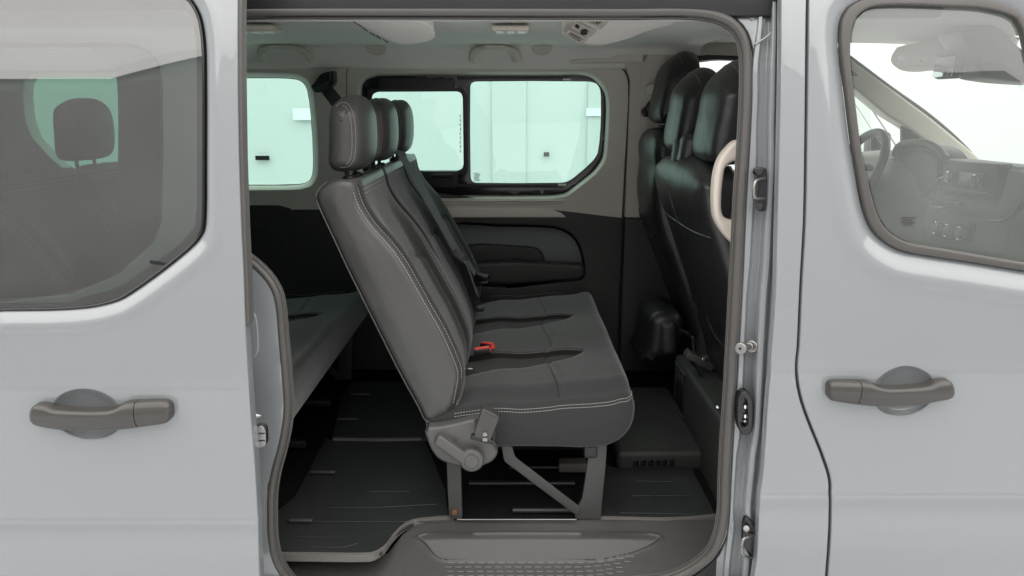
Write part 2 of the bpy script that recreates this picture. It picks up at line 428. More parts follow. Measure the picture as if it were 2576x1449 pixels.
def cup(c, rx, rz, off, parent):
    V, Fc = [], []; n = 56; rings = [(1.012, .002), (1.0, .0028), (.985, .006), (.965, .007), (.92, .0095), (.85, .0125), (.75, .0155), (.62, .0180), (.45, .0198), (.25, .0208), (.1, .021)]
    for k, d in rings: V += [Vector((x, YN(z)+off+d, z)) for x, z in ell(c, rx, rz, n, k)]
    for j in range(len(rings)-1):
        for i in range(n): Fc.append((j*n+i, j*n+(i+1) % n, (j+1)*n+(i+1) % n, (j+1)*n+i))
    Fc.append(tuple(range((len(rings)-1)*n, len(rings)*n)))
    return part('handle_recess', (V, Fc), 'paint', parent, angle=80)
def bowl(x, z, c, rx, rz, depth):
    d = math.sqrt(((x-c[0])/rx)**2 + ((z-c[1])/rz)**2)
    if d >= 1.05: return 0
    return depth * (1 - ssub(.0, 1.0, d)**1.0) * 1.0 if d < 1 else 0
def bowl2(x, z, c, rx, rz, depth):
    d = math.sqrt(((x-c[0])/rx)**2 + ((z-c[1])/rz)**2)
    return depth * min(1, max(0, (1.0-d)*2.6))**.6 * (1 - .25*min(d, 1)**2) if d < 1 else 0
# front door
def creases(x0, x1): return [(x0, .655, x1, .705, .007), (x0, .768, x1, .812, .005), (x0, 1.07, x1, 1.145, .009)]
hc = S(1809.4+.2976*1560, 702.8+.2976*950)
def door_disp(x, z):
    d = dist_poly(x, z, wo_xz)
    r = .020*(1-ssub(-.01, .045, d)) - .004*math.exp(-((d-.055)/.02)**2)
    return r
fd = part('front_door', spanel(gap + [(3300, 1540), (3300, -90)], [win_out, tuple(ell((hc.x, hc.z), .072, .0615))], 0, .03, disp=door_disp, sm=3, res=.022, r=.004,
          fine=creases(.6, 2.2)+[(wo_xz[0][0]-.35, 1.15, 1.25, 1.99, .012)]), 'paint', angle=50)
cup((hc.x, hc.z), .072, .0615, 0, fd)
part('window_seal', spanel(win_out, [win_in], .004, .02, sm=3, res=.012, r=.005, step=.012), 'rubber', fd)
part('window_glass', (lambda a: a)(spanel(win_in, (), .016, .004, sm=3, res=.1, r=.001, step=.03)), 'cab_glass', fd)
part('glass_marking', join(*[spanel(rrect(2266+(k % 2)*4, 546+k*6, 2306-(k*7) % 12, 548+k*6, .5, 1), (), .013, .001, sm=0, res=.05, r=.0002, step=.004) for k in range(4)]), 'leg', fd)
def cut_x(vf, x, keep_low):
    bm = bmesh.new(); vs = [bm.verts.new(p) for p in vf[0]]
    for f in vf[1]:
        try: bm.faces.new([vs[k] for k in f])
        except ValueError: pass
    bmesh.ops.bisect_plane(bm, geom=bm.verts[:]+bm.edges[:]+bm.faces[:], plane_co=(x, 0, 0), plane_no=(1, 0, 0), clear_outer=keep_low, clear_inner=not keep_low)
    bm.verts.index_update(); V = [v.co.copy() for v in bm.verts]; Fc = [tuple(v.index for v in f.verts) for f in bm.faces]; bm.free(); return V, Fc
def grip(px, off, parent, frac, cap_low):
    whole = [(q.x, q.z) for q in (S(a, b, off-.03) for a, b in smooth(px, 4))]
    x0 = min(p[0] for p in whole); x1 = max(p[0] for p in whole); sx = x0 + (x1-x0)*frac
    hz = sum(p[1] for p in whole)/len(whole)
    pl = lambda x, z, d: Vector((x, YN(z) + off - .028 - .012*math.sin(math.pi*(x-x0)/(x1-x0))**1.0 + d + .007*min(1, ((z-hz)/.025)**2), z))
    w = sheet(whole, [], pl, .034, r=.0085, res=.006, step=.004)
    h = part('door_handle', cut_x(w, sx + (.0008 if cap_low else -.0008), not cap_low), 'warm', parent, angle=60)
    part('lock_cap', cut_x(w, sx + (-.0008 if cap_low else .0008), cap_low), 'warm', h, angle=60)
    part('handle_core', box((sx, YN(hz)+off-.018, hz), (.012, .026, .030), .002), 'gloss', h)
hr = ((940, 960), (948, 900), (975, 882), (1160, 880), (1290, 885), (1340, 905), (1400, 922), (1600, 920), (1800, 905), (1860, 880), (1930, 870), (1985, 880), (2005, 930), (2000, 1000), (1960, 1030), (1880, 1045), (1750, 1065), (1600, 1078), (1300, 1078), (1190, 1070), (960, 1040), (942, 1010))
grip([(1809.4+.2976*a, 702.8+.2976*b) for a, b in hr], 0, fd, .24, True)
# B pillar skin
part('body_pillar', spanel(skin + [(a-7, b) for a, b in reversed(gap)], (), .001, .028, sm=3, res=.02, r=.004,
     fine=creases(.5, .8)), 'paint', angle=50)
part('door_gap_seal', spanel([(a-12, b) for a, b in gap]+[(a+3, b) for a, b in reversed(gap)], (), .02, .01, sm=3, res=.03, r=.002), 'black')
# the opening and its rubber seal
seal_r = [(1600, 31), (1700, 30), (1760, 33), (1800, 40), (1837, 56), (1862, 82), (1875, 115), (1879, 170), (1878, 250), (1871, 380), (1863, 500), (1853, 700), (1845, 850), (1837, 1000), (1830, 1100), (1825, 1200), (1822, 1290), (1812, 1345), (1792, 1390), (1760, 1420), (1720, 1445), (1670, 1462), (1580, 1472)]
seal_l = [(800, 1500), (750, 1480), (718, 1450), (692, 1405), (681, 1350), (679, 1290), (681, 1230), (690, 1180), (706, 1120), (716, 1070), (721, 1020), (716, 940), (708, 850), (701, 770), (693, 735), (676, 705), (645, 672), (610, 645), (560, 600), (535, 500), (530, 200), (545, 80), (590, 38), (650, 31)]
ring = seal_r + seal_l
ring_s = resample(smooth(ring, 6), 6)
SO = .062
def seal_tube(off, rad, flat, shift=0):
    pts = inset([(a, -b) for a, b in ring_s], shift); path = [S(a, -b, off) for a, b in pts]
    path = [Vector(p) for p in resample([tuple(p) for p in path], .02)]
    N = len(path); V, Fc = [], []; n = 10
    for i, p in enumerate(path):
        t = (path[(i+1) % N] - path[i-1]).normalized(); b = Vector((0, 1, 0)); a = t.cross(b).normalized(); b = a.cross(t)
        for k in range(n):
            an = 2*math.pi*k/n; V.append(p + a*math.cos(an)*rad + b*math.sin(an)*flat)
    for i in range(N):
        for k in range(n): Fc.append((i*n+k, i*n+(k+1) % n, ((i+1) % N)*n+(k+1) % n, ((i+1) % N)*n+k))
    return V, Fc
sl = part('door_seal', seal_tube(SO-.006, .0118, .012, 0), 'rubber', angle=80)
part('seal_lip', seal_tube(SO+.004, .0032, .009, 16), 'rubber', sl, angle=80)
part('seal_lip', seal_tube(SO+.004, .0030, .006, -15), 'black', sl, angle=80)
# inner return of the opening (plastic edge behind the seal)
def band(loop_px, offs, m, name, grow, surf=YN, label=None):
    V, Fc = [], []; n = len(loop_px)
    for o, g in zip(offs, grow):
        l = inset([(a, -b) for a, b in loop_px], g)
        V += [S(a, -b, o) for a, b in l]
    for k in range(len(offs)-1):
        for i in range(n): Fc.append((k*n+i, k*n+(i+1) % n, (k+1)*n+(i+1) % n, (k+1)*n+i))
    return part(name, (V, Fc), m, angle=60)
rs2 = resample(smooth(ring, 6), 14)
# front jamb between the seal and the B pillar skin
def lerp_tab(tab, y):
    for (x0, y0), (x1, y1) in zip(tab, tab[1:]):
        if y <= y1: return x0 + (x1-x0)*max(0, (y-y0))/(y1-y0)
    return tab[-1][0]
sk = smooth(skin, 6, False)
sr = smooth([(1900, -90), (1897, 60)] + [p for p in seal_r if 170 <= p[1] <= 1200] + [(1822, 1290), (1816, 1345), (1808, 1400), (1800, 1540)], 6, False)
def jrow(py):
    xo = lerp_tab(sk, py); xi = lerp_tab(sr, py) - 4; w = xo-xi
    wob = 3*math.sin(py/150) + 5*ssub(300, 420, py)*(1-ssub(640, 760, py)) - 7*ssub(1080, 1160, py)*(1-ssub(1280, 1330, py))
    prof = [(0, .066), (.16, .062), (.22, .054), (.32, .054), (.36, .068), (.56, .071), (.60, .066), (.66, .044), (.70, .040), (.80, .040), (.84, .046), (.88, .060), (.94, .060), (.975, .04), (1.0, .010)]
    out = []
    for s, d in prof:
        sh = wob if .3 < s < .9 else 0
        if .34 < s < .58: d += .012*math.exp(-((py-960)/230)**2)
        out.append((xi + w*s + sh, d))
    return out
rows = [(-90 + 1630*i/110) for i in range(111)]
V, Fc = [], []
dense = []
for py in rows:
    r_ = jrow(py); q = []
    for (a, d1), (b, d2) in zip(r_, r_[1:]):
        for t in (0, .2, .4, .6, .8): q.append((a+(b-a)*t, d1+(d2-d1)*ssub(0, 1, t)))
    q.append(r_[-1]); dense.append(q)
n = len(dense[0])
for py, q in zip(rows, dense): V += [S(a, py, d) for a, d in q]
for j in range(len(rows)-1):
    for i in range(n-1): Fc.append((j*n+i, j*n+i+1, (j+1)*n+i+1, (j+1)*n+i))
jb = part('door_jamb', (V, Fc), 'paint', angle=70)
# corner gusset and roof rail above the opening
rail = [(430, -120), (430, 15), (545, 30), (640, 22), (1690, 18), (1790, 27), (1850, 52), (1885, 90), (1896, 180), (1893, 330), (1905, 330), (1912, 200), (1906, 130), (1930, 40), (1940, -120)]
part('roof_rail', spanel(rail, (), .064, .05, sm=0, res=.03, r=.003), 'paint')
part('body_skin_above_door', spanel([(380, -60), (1972, -60), (1972, -200), (380, -200)], (), .0, .06, sm=0, res=.05, r=.004), 'paint')
seam = smooth([(1962, -20), (1960, 40), (1950, 70), (1925, 95), (1897, 112)], 5, False)
part('pillar_weld_seam', tube([S(a, b, .052) for a, b in seam], .0028, 8), 'paint')
part('pillar_plug', spanel([(1888, 12), (1900, 8), (1907, 14), (1902, 44), (1892, 52), (1884, 46)], (), .060, .006, sm=3, res=.02, r=.002), 'paint')
# rear quarter panel behind the sliding door, with its window
q_hole = [(-700, 130), (-300, 112), (0, 108), (250, 107), (330, 110), (375, 128), (400, 160), (408, 220), (409, 400), (405, 560), (385, 610), (300, 690), (180, 740), (0, 760), (-400, 765), (-650, 740), (-740, 640), (-760, 300)]
qp = [(-1500, -80), (-1500, 1540), (730, 1540), (716, 1490)] + [(a-3, b) for a, b in seal_l[1:-2]] + [(545, 60), (545, -80)]
def q_disp(x, z): return 0
qpanel = part('rear_quarter_panel', spanel(qp, [q_hole], .045, .02, sm=0, res=.04, r=.004), 'paint', angle=50)
part('quarter_window_seal', spanel([(a+(8 if a > 0 else -8), b+(8 if b > 400 else -8)) for a, b in q_hole], [inset(q_hole, 6) if area2(q_hole) > 0 else inset(q_hole, 6)], .05, .01, sm=3, res=.03, r=.003), 'rubber')
part('quarter_window_glass', spanel(q_hole, (), .058, .004, sm=3, res=.2, r=.001, step=.04), 'far_glass')
fr_in = [(a-(112 if a > 0 else 0), b+(14 if b < 400 else -14)) if a > 250 else (a, b+(14 if b < 400 else -14)) for a, b in q_hole]
part('quarter_window_print', spanel(q_hole, [fr_in], .064, .002, sm=2, res=.06, r=.0005, step=.03), 'gloss')
part('quarter_jamb_plug', spanel([(616, 790), (626, 780), (640, 790), (648, 830), (647, 890), (634, 905), (616, 900)], (), .040, .01, sm=3, res=.03, r=.002), 'paint')
# lower sill skin left and right of the opening are part of the panels above; sill under the step
part('sill', spanel([(560, 1500), (2000, 1500), (2000, 1640), (560, 1640)], (), .0, .05, sm=0, res=.06, r=.004), 'paint')
# strikers, pin and contact plate on the front jamb
def jamb_p(px, py, d): return S(px, py, d)
st = part('door_striker', spanel([(1900, 424), (1918, 420), (1929, 424), (1929, 480), (1926, 531), (1910, 532), (1903, 520), (1908, 500), (1909, 445), (1898, 440)], (), .030, .012, sm=2, res=.01, r=.002, step=.004), 'gloss')
lp = [S(1925, 448, .03), S(1906, 452, .012), S(1899, 458, .004), S(1896, 476, .002), S(1897, 495, .004), S(1905, 500, .012), S(1924, 499, .03)]
part('striker_loop', tube([Vector(p) for p in smooth([tuple(p) for p in lp], 4, False)], .0038, 8), 'steel', st)
for py in (431, 520): part('bolt', cyl(S(1914, py, .03), S(1909, py, .012), .0085, 16, bev=.002), 'black', st)
st2 = part('door_striker', spanel([(1875, 1304), (1884, 1303), (1904, 1330), (1903, 1370), (1899, 1410), (1893, 1410), (1878, 1386), (1869, 1370), (1869, 1340), (1870, 1322)], (), .030, .014, sm=2, res=.01, r=.002, step=.004), 'gloss')
lp = [S(1898, 1344, .03), S(1882, 1350, .012), S(1870, 1357, .004), S(1866, 1372, .002), S(1866, 1390, .004), S(1873, 1399, .010), S(1894, 1402, .03)]
part('striker_loop', tube([Vector(p) for p in smooth([tuple(p) for p in lp], 4, False)], .0035, 8), 'steel', st2)
part('bolt', cyl(S(1882, 1330, .03), S(1877, 1330, .010), .008, 16, bev=.002), 'steel', st2)
pin0, pin1 = S(1893, 871, .055), S(1862, 877, -.012)
pn = part('guide_pin', join(cyl(pin0, pin0 + (pin1-pin0)*.1, .0150, 24, bev=.003), cyl(pin0, pin1, .0075, 20), cyl(pin0+(pin1-pin0)*.12, pin0+(pin1-pin0)*.3, .0105, 20, bev=.002)), 'steel')
part('pin_head', join(cyl(pin0 + (pin1-pin0)*.82, pin1, .0140, 24, bev=.003)), 'steel', pn)
dd = (pin1-pin0).normalized()
part('socket', cyl(pin1, pin1 + dd*.0006, .0035, 6), 'gloss', pn)
cpz = [(1856, 1040), (1858, 1005), (1866, 988), (1877, 985), (1888, 992), (1895, 1010), (1896, 1050), (1893, 1080), (1885, 1094), (1873, 1096), (1862, 1085), (1857, 1065)]
cin = [(1862, 1040), (1863, 1015), (1868, 1004), (1875, 1003), (1880, 1012), (1882, 1040), (1881, 1066), (1876, 1076), (1868, 1074), (1863, 1062)]
cp = part('contact_plate', spanel(cpz, [cin], .028, .03, sm=3, res=.01, r=.005, step=.004), 'black')
part('contact_recess', spanel(cpz, (), .045, .01, sm=3, res=.02, r=.002), 'gloss', cp)
for a, b in ((1875, 1024), (1875, 1048)): part('contact', spanel(rrect(a-3, b-5, a+4, b+5, 2, 2), (), .038, .01, sm=0, res=.02, r=.001, step=.003), 'chrome', cp)
part('rivet', cyl(S(1874, 1060, .045), S(1874, 1060, .036), .0035, 12, bev=.001), 'steel', cp)

# ------------------------------------------------------------------ sliding door (slid back, standing proud of the body)
SD = -.118
d_edge = [(597, -90), (597, 0), (597, 200), (600, 400), (606, 575), (612, 700), (616, 818), (621, 905), (629, 1030), (640, 1162), (647, 1287), (652, 1449), (656, 1560)]
g_out = [(-900, -40), (-300, -42), (300, -40), (430, -30), (478, 0), (500, 40), (511, 100), (514, 200), (514, 400), (513, 540), (508, 585), (490, 612), (420, 672), (330, 737), (300, 755), (240, 772), (160, 780), (0, 783), (-900, 786)]
g_in = g_out
go_xz = [(q.x, q.z) for q in (S(a, b, SD) for a, b in smooth(g_out, 3))]
hl = S(.2976*735, 894.4+.2976*500, SD)
def sd_disp(x, z):
    d = dist_poly(x, z, go_xz)
    return .014*(1-ssub(-.006, .026, d)) - .003*math.exp(-((d-.032)/.012)**2)
sd = part('sliding_door', spanel(d_edge + [(-1200, 1560), (-1200, -90)], [g_out, tuple(ell((hl.x, hl.z), .0765, .0595))], SD, .035, disp=sd_disp, sm=3, res=.022, r=.004,
          fine=creases(-1.5, -.5)+[(-1.1, 1.2, -.55, 1.99, .012)]), 'paint', angle=50)
cup((hl.x, hl.z), .0765, .0595, SD, sd)
part('door_window_seal', spanel(g_out, [inset(g_out, 7)], SD+.008, .012, sm=3, res=.02, r=.003, step=.012), 'gloss', sd)
part('window_glass', spanel(inset(g_out, 4), (), SD+.012, .004, sm=3, res=.2, r=.001, step=.03), 'dark_glass', sd)
hlp = ((230, 500), (235, 575), (260, 610), (330, 625), (480, 640), (800, 640), (1030, 632), (1150, 620), (1380, 590), (1418, 560), (1425, 500), (1412, 432), (1380, 410), (1180, 408), (1030, 420), (960, 455), (900, 468), (640, 470), (430, 462), (370, 440), (300, 433), (250, 445))
grip([(.2976*a, 894.4+.2976*b) for a, b in hlp], SD, sd, .762, False)
part('reflection_mark', spanel([(376, 655), (392, 656), (418, 662), (410, 668), (378, 664)], (), SD+.010, .001, sm=0, res=.05, r=.0003, step=.004), 'gloss', sd)  # small dark reflection drawn as a black mark on the glass
# dark rubber strip on the closing edge
strip = [(a+12, b) for a, b in d_edge if b < 830] + [(a-1, b) for a, b in reversed(d_edge) if b < 830]
part('edge_strip', spanel(strip, (), SD+.006, .03, sm=0, res=.03, r=.003), 'rubber', sd)
part('edge_flange', spanel([(a+3, b) for a, b in d_edge if b > 800] + [(a-6, b) for a, b in reversed(d_edge) if b > 800], (), SD+.022, .012, sm=0, res=.03, r=.003), 'paint', sd)
rb = part('door_latch', spanel([(631, 1077), (655, 1071), (663, 1075), (668, 1083), (669, 1112), (667, 1123), (640, 1131), (633, 1132)], (), SD+.035, .02, sm=0, res=.01, r=.002, step=.004), 'steel', sd)
for y in (1091, 1109): part('latch_slot', spanel(rrect(650, y-1.5, 667, y+1.5, 1.4, 2), (), SD+.0335, .002, sm=0, res=.02, r=.0003, step=.002), 'gloss', rb)
part('latch_hook', join(tube([S(634, 1018, SD+.05), S(636, 1040, SD+.05), S(640, 1044, SD+.05), S(652, 1046, SD+.05), S(640, 1052, SD+.05)], [.002, .003, .004, .004, .002], 8)), 'lens', sd)
part('inner_door_shell', spanel([(-1180, -60), (-1180, 1540), (640, 1540), (628, 1200), (606, 820), (590, 500), (588, -60)], [[(-880, -20), (400, -20), (480, 20), (495, 120), (495, 560), (470, 600), (300, 725), (150, 765), (-880, 765)]], SD+.05, .01, sm=0, res=.2, r=.003, step=.05), 'grain', sd)
# ------------------------------------------------------------------ van: cabin shell
ZF, ZR = .55, 1.955
far_hole = [(903, 213), (908, 203), (918, 193), (948, 183), (1400, 181), (1460, 180), (1487, 186), (1514, 207), (1529, 232), (1533, 262), (1531, 330), (1525, 396), (1518, 412), (1500, 436), (1445, 480), (1425, 493), (1390, 499), (1000, 499), (950, 492), (920, 470), (905, 430), (900, 253)]
rear_hole = [(57, 240), (60, 205), (78, 187), (110, 183), (700, 184), (750, 188), (772, 200), (785, 225), (794, 290), (800, 400), (797, 445), (784, 466), (755, 476), (600, 478), (260, 475), (205, 462), (125, 396), (80, 345), (64, 305)]
pocket = [(1110, 571), (1250, 566), (1360, 568), (1410, 574), (1445, 596), (1463, 630), (1470, 665), (1471, 690), (1466, 700), (1452, 705), (1110, 712)]
# upper trim with both window holes
st_ = part('side_trim', spanel([(-900, 150), (-900, 548), (1565, 548), (1573, 400), (1582, 250), (1581, 200), (1572, 172), (1552, 164), (880, 164), (870, 150)], [far_hole, rear_hole], 0, .075, surf=YF, sm=0, res=.06, r=.006, step=.012), 'beige', angle=50)
part('pillar_trim', spanel([(1566, 150), (1586, 200), (1583, 300), (1572, 548), (1617, 548), (1634, 400), (1640, 150)], (), -.022, .03, surf=YF, sm=0, res=.05, r=.008), 'pillar')
part('front_pillar_trim', spanel([(1612, 152), (1612, 560), (1900, 560), (1900, 500), (1745, 440), (1728, 300), (1728, 172), (1745, 146), (1800, 142), (1960, 144), (1960, 40), (1640, 40)], (), -.035, .04, surf=YF, sm=0, res=.05, r=.005), 'pillar')
part('cab_window_seal', spanel([(1722, 175), (1740, 142), (1780, 138), (2110, 150), (2430, 400), (2430, 500), (1722, 500)], [[(1734, 190), (1740, 165), (1760, 153), (1800, 150), (2080, 160), (2270, 308), (2270, 480), (1734, 480)]], -.04, .02, surf=YF, sm=0, res=.05, r=.003), 'black')
part('cab_window_glass', spanel([(1730, 150), (2190, 150), (2190, 490), (1730, 490)], (), .03, .003, surf=YF, sm=0, res=.3, r=.001, step=.1), 'screen_glass')
part('trim_moulding', spanel([(1050, 523), (1340, 523), (1385, 526), (1412, 536), (1425, 547), (1050, 547)], (), -.006, .01, surf=YF, sm=0, res=.03, r=.003), 'moulding', label='smooth grey beige decor moulding along the waistline')
# belt groove mouldings above the moulding strip
for y_, o_ in ((505, -.004), (512, -.001)): part('trim_ridge', tube([FS(a, y_, o_) for a in range(1020, 1440, 20)], .0035, 8), 'beige')
# panel seams
part('trim_seam', tube([FS(a, b, -.001) for a, b in smooth([(1567, 900), (1571, 548), (1579, 350), (1582, 240), (1580, 200), (1568, 176), (1545, 164)], 6, False)], .0022, 6), 'black')
part('trim_seam', tube([FS(a, b, -.001) for a, b in smooth([(1348, 165), (900, 163), (880, 166), (873, 180), (872, 215), (872, 540)], 4, False)], .0015, 6), 'black')
# roof edge rail (flat duct along the top of the wall)
part('roof_edge_duct', spanel([(876, 150), (1430, 150), (1430, 161), (878, 161)], (), -.018, .03, surf=YF, sm=0, res=.04, r=.005), 'beige')
part('belt_cover', spanel([(1428, 159), (1432, 152), (1450, 149), (1540, 145), (1552, 138), (1560, 120), (1574, 115), (1625, 112), (1641, 113), (1626, 158)], (), -.035, .05, surf=YF, sm=0, res=.04, r=.006), 'beige', label='raised beige cover at the top of the centre pillar')
# lower dark trim with the storage pocket
lt = part('lower_side_trim', spanel([(400, 549), (1566, 549), (1560, 700), (1555, 900), (1550, 1060), (400, 1060)], [pocket], -.004, .03, surf=lambda z: 1.66, sm=2, res=.06, r=.006, step=.015), 'trimd', angle=50)
part('lower_front_trim', spanel([(1572, 549), (1617, 549), (1720, 600), (1900, 700), (1900, 1060), (1556, 1060), (1563, 800)], (), -.02, .03, surf=lambda z: 1.66, sm=0, res=.06, r=.006), 'trimd')
pk_ = resample(smooth(pocket, 3), 8); V, Fc = [], []; n = len(pk_); L66 = lambda z: 1.66
for o, g in ((-.002, -.5), (.004, 1), (.02, 3), (.11, 5), (.13, 12)): V += [on(L66, a, b, o) for a, b in inset(pk_, g)]
for k in range(4):
    for i in range(n): Fc.append((k*n+i, k*n+(i+1) % n, (k+1)*n+(i+1) % n, (k+1)*n+i))
Fc.append(tuple(range(4*n, 5*n)))
part('storage_pocket', (V, Fc), 'carpet_shade', lt, angle=60)  # black colour stands in for the shadow inside the pocket
part('pocket_pad', spanel([(1130, 622), (1300, 620), (1352, 626), (1368, 644), (1372, 668), (1130, 668)], (), .06, .03, surf=lambda z: 1.66, sm=2, res=.03, r=.008), 'trimd', lt)
part('pocket_lip', spanel([(1130, 666), (1466, 666), (1472, 678), (1470, 695), (1456, 704), (1130, 712)], (), -.045, .055, surf=lambda z: 1.66, sm=2, res=.03, r=.014), 'trimd', lt)
part('rear_speaker_moulding', join(tube([P(a, b, 1.652) for a, b in smooth([(618, 575), (680, 580), (715, 600), (735, 640), (738, 700)], 5, False)], .004, 8), tube([P(a, b, 1.652) for a, b in smooth([(640, 555), (720, 562), (755, 600), (768, 660)], 5, False)], .003, 8)), 'trimd')
# rear wheel arch box at the far side
part('wheel_arch', loft(smooth([(-1.75, ZF), (-1.7, .82), (-1.5, .92), (-1.2, .92), (-1.0, .82), (-.95, ZF)], 3), 1.45, 1.7, .03), 'trimd')
part('trim_step', spanel([(618, 517), (700, 517), (730, 525), (745, 548), (618, 548)], (), -.01, .012, surf=YF, sm=0, res=.05, r=.004), 'trimd')
# windows of the far side
frame_holes = [[(935, 245), (938, 236), (950, 231), (1150, 230), (1160, 234), (1164, 245), (1166, 415), (1162, 425), (1152, 429), (950, 429), (938, 424), (935, 412)],
               [(1183, 216), (1187, 208), (1196, 205), (1480, 205), (1500, 210), (1510, 224), (1512, 260), (1511, 320), (1504, 385), (1494, 402), (1445, 446), (1425, 458), (1405, 460), (1196, 460), (1187, 456), (1184, 446)]]
big = inset(far_hole, -6) if area2(far_hole) > 0 else inset(far_hole, -6)
inn = lambda l, d: inset(l, d)
wf = part('side_window', spanel(inn(far_hole, 5), frame_holes, .052, .012, surf=YF, sm=2, res=.05, r=.003, step=.012), 'gloss', label='sliding side window with two panes on the far side')
part('window_pane', spanel(inn(frame_holes[1], -4), (), .066, .004, surf=YF, sm=2, res=.2, r=.001, step=.03), 'far_glass', wf)
part('window_pane', spanel(inn(frame_holes[0], -4), (), .063, .004, surf=YF, sm=2, res=.2, r=.001, step=.03), 'far_glass', wf)
part('sliding_frame', spanel([(922, 222), (1165, 222), (1176, 240), (1177, 430), (1172, 440), (920, 440)], [frame_holes[0]], .050, .01, surf=YF, sm=0, res=.03, r=.003, step=.01), 'black', wf)
part('upper_rail', spanel([(952, 196), (1142, 196), (1142, 212), (1480, 202), (1480, 195), (1142, 190)][0:2]+[(1142, 226), (952, 226)], (), .040, .02, surf=YF, sm=0, res=.03, r=.004), 'black', wf)
part('lower_rail', spanel([(1150, 463), (1420, 463), (1420, 472), (1150, 472)], (), .045, .015, surf=YF, sm=0, res=.03, r=.003), 'black', wf)
part('upper_rail', spanel([(1150, 193), (1430, 193), (1430, 200), (1150, 200)], (), .045, .015, surf=YF, sm=0, res=.03, r=.003), 'black', wf)
ct = part('window_catch', spanel(rrect(1060, 431, 1151, 475, 5, 3), (), .030, .03, surf=YF, sm=0, res=.02, r=.005), 'black', wf)
part('catch_grip', spanel(rrect(1086, 437, 1140, 448, 5, 3), (), .020, .012, surf=YF, sm=0, res=.01, r=.005, step=.005), 'black', ct)
for a, b in ((1415, 197), (1403, 463)): part('rail_stop', spanel(rrect(a, b, a+22, b+5, 1.5, 2), (), .04, .008, surf=YF, sm=0, res=.02, r=.001), 'lens', wf)
# marks on the glass
mk = []
for i in range(9): mk.append(spanel([(1807-600+0, 0)]*0 or rrect(1190+((i*7) % 5), 435+i*2.4-0, 1204+((i*5) % 6), 436.2+i*2.4, .3, 1), (), .060, .001, surf=YF, sm=0, res=.05, r=.0001, step=.002))
part('glass_marking', join(*mk), 'leg', wf)
mk = [spanel(rrect(1156.5+(i % 2), 288+i*11, 1158.5+(i % 2), 288+i*11+8, .5, 1), (), .058, .001, surf=YF, sm=0, res=.05, r=.0001, step=.002) for i in range(9)]
part('glass_marking', join(*mk), 'leg', wf)
rw = part('rear_side_window', spanel(inn(rear_hole, 8), [inn(rear_hole, 13)], .055, .012, surf=YF, sm=2, res=.05, r=.003, step=.012), 'gloss', label='fixed side window behind the sliding one on the far side')
part('window_pane', spanel(inn(rear_hole, 11), (), .066, .004, surf=YF, sm=2, res=.2, r=.001, step=.03), 'far_glass', rw)
def reveal(hole, d_in, name):
    l0 = resample(smooth([(a, b) for a, b in hole], 3), 8); s = 1 if area2(l0) > 0 else -1
    V, Fc = [], []; n = len(l0)
    for o, g in ((.002, -.3), (.006, 1.5), (.020, d_in*.55), (.046, d_in), (.060, d_in+.5)):
        V += [FS(a, b, o) for a, b in inset(l0, g)]
    for k in range(4):
        for i in range(n): Fc.append((k*n+i, k*n+(i+1) % n, (k+1)*n+(i+1) % n, (k+1)*n+i))
    return part(name, (V, Fc), 'beige', angle=60)
reveal(far_hole, 9, 'window_reveal'); reveal(rear_hole, 11, 'window_reveal')
# outer skin of the far side seals the cabin
part('far_body_side', spanel([(-1300, 20), (-1300, 1200), (2900, 1200), (2900, 500), (2240, 395), (2000, 30)], [far_hole, rear_hole, [(1740, 160), (1800, 152), (2120, 165), (2330, 480), (1760, 480)]], .085, .01, surf=YF, sm=0, res=.15, r=.002, step=.04), 'paint')
# headliner: cross-section over Y, carried along X
hx0, hx1 = -2.3, .765
sec = [(.215, 1.908), (.225, 1.93), (.28, 1.952), (.5, 1.962), (1.0, 1.962), (1.42, 1.960), (1.50, 1.957), (1.535, 1.948), (1.552, 1.93), (1.570, 1.905), (1.585, 1.875), (1.60, 1.868)]
sec = smooth(sec, 4, False); V, Fc = [], []; nx = 60
for i in range(nx+1):
    x = hx0 + (hx1-hx0)*i/nx
    for y, z in sec: V.append(Vector((x, y, z)))
m_ = len(sec)
for i in range(nx):
    for j in range(m_-1): Fc.append((i*m_+j, i*m_+j+1, (i+1)*m_+j+1, (i+1)*m_+j))
hd = part('headliner', (V, Fc), 'lining', angle=70)
part('opening_header', box2((-1.2, .165, 1.912), (1.0, .222, 1.99), .01), 'black')
part('roof_skin', box2((-2.5, .14, 1.99), (1.25, 1.75, 2.01), .003), 'paint')
# cross duct hanging from the roof, wedge shaped in plan
class Tilt:
    def __init__(s, o, n):
        s.o = Vector(o); s.n = Vector(n).normalized(); s.u = Vector((1, 0, 0)); s.v = s.n.cross(s.u).normalized()
    def uv(s, px, py, lift=0):
        d = Vector(ray(px, py)); c = Vector((0, CAMY, CAMZ)); t = (s.o + s.n*lift - c).dot(s.n)/d.dot(s.n); q = c + d*t - s.o
        return (q.dot(s.u), q.dot(s.v))
    def pt(s, a, b, lift=0): return s.o + s.u*a + s.v*b + s.n*lift
    def sheet(s, px, holes=(), lift=0, thick=.03, r=.004, sm=0, res=.05, step=.015):
        f = lambda l: [s.uv(a, b, lift) for a, b in (smooth(l, sm) if sm else l)]
        return sheet(f(px), [f(h) for h in holes], lambda a, b, d: s.pt(a, b, lift - d), thick, r=r, res=res, step=step)
T1 = Tilt(PZ(1450, 112, 1.90), (0, -.38, -.92)); T0 = Tilt(PZ(1000, 112, 1.90), (.12, -.28, -.95))
part('roof_duct', T0.sheet([(860, 46), (925, 84), (1000, 113), (1022, 112), (1062, 102), (1096, 84), (1090, 60), (1060, 46)], thick=.09, r=.008, sm=2), 'lining', hd, angle=60)
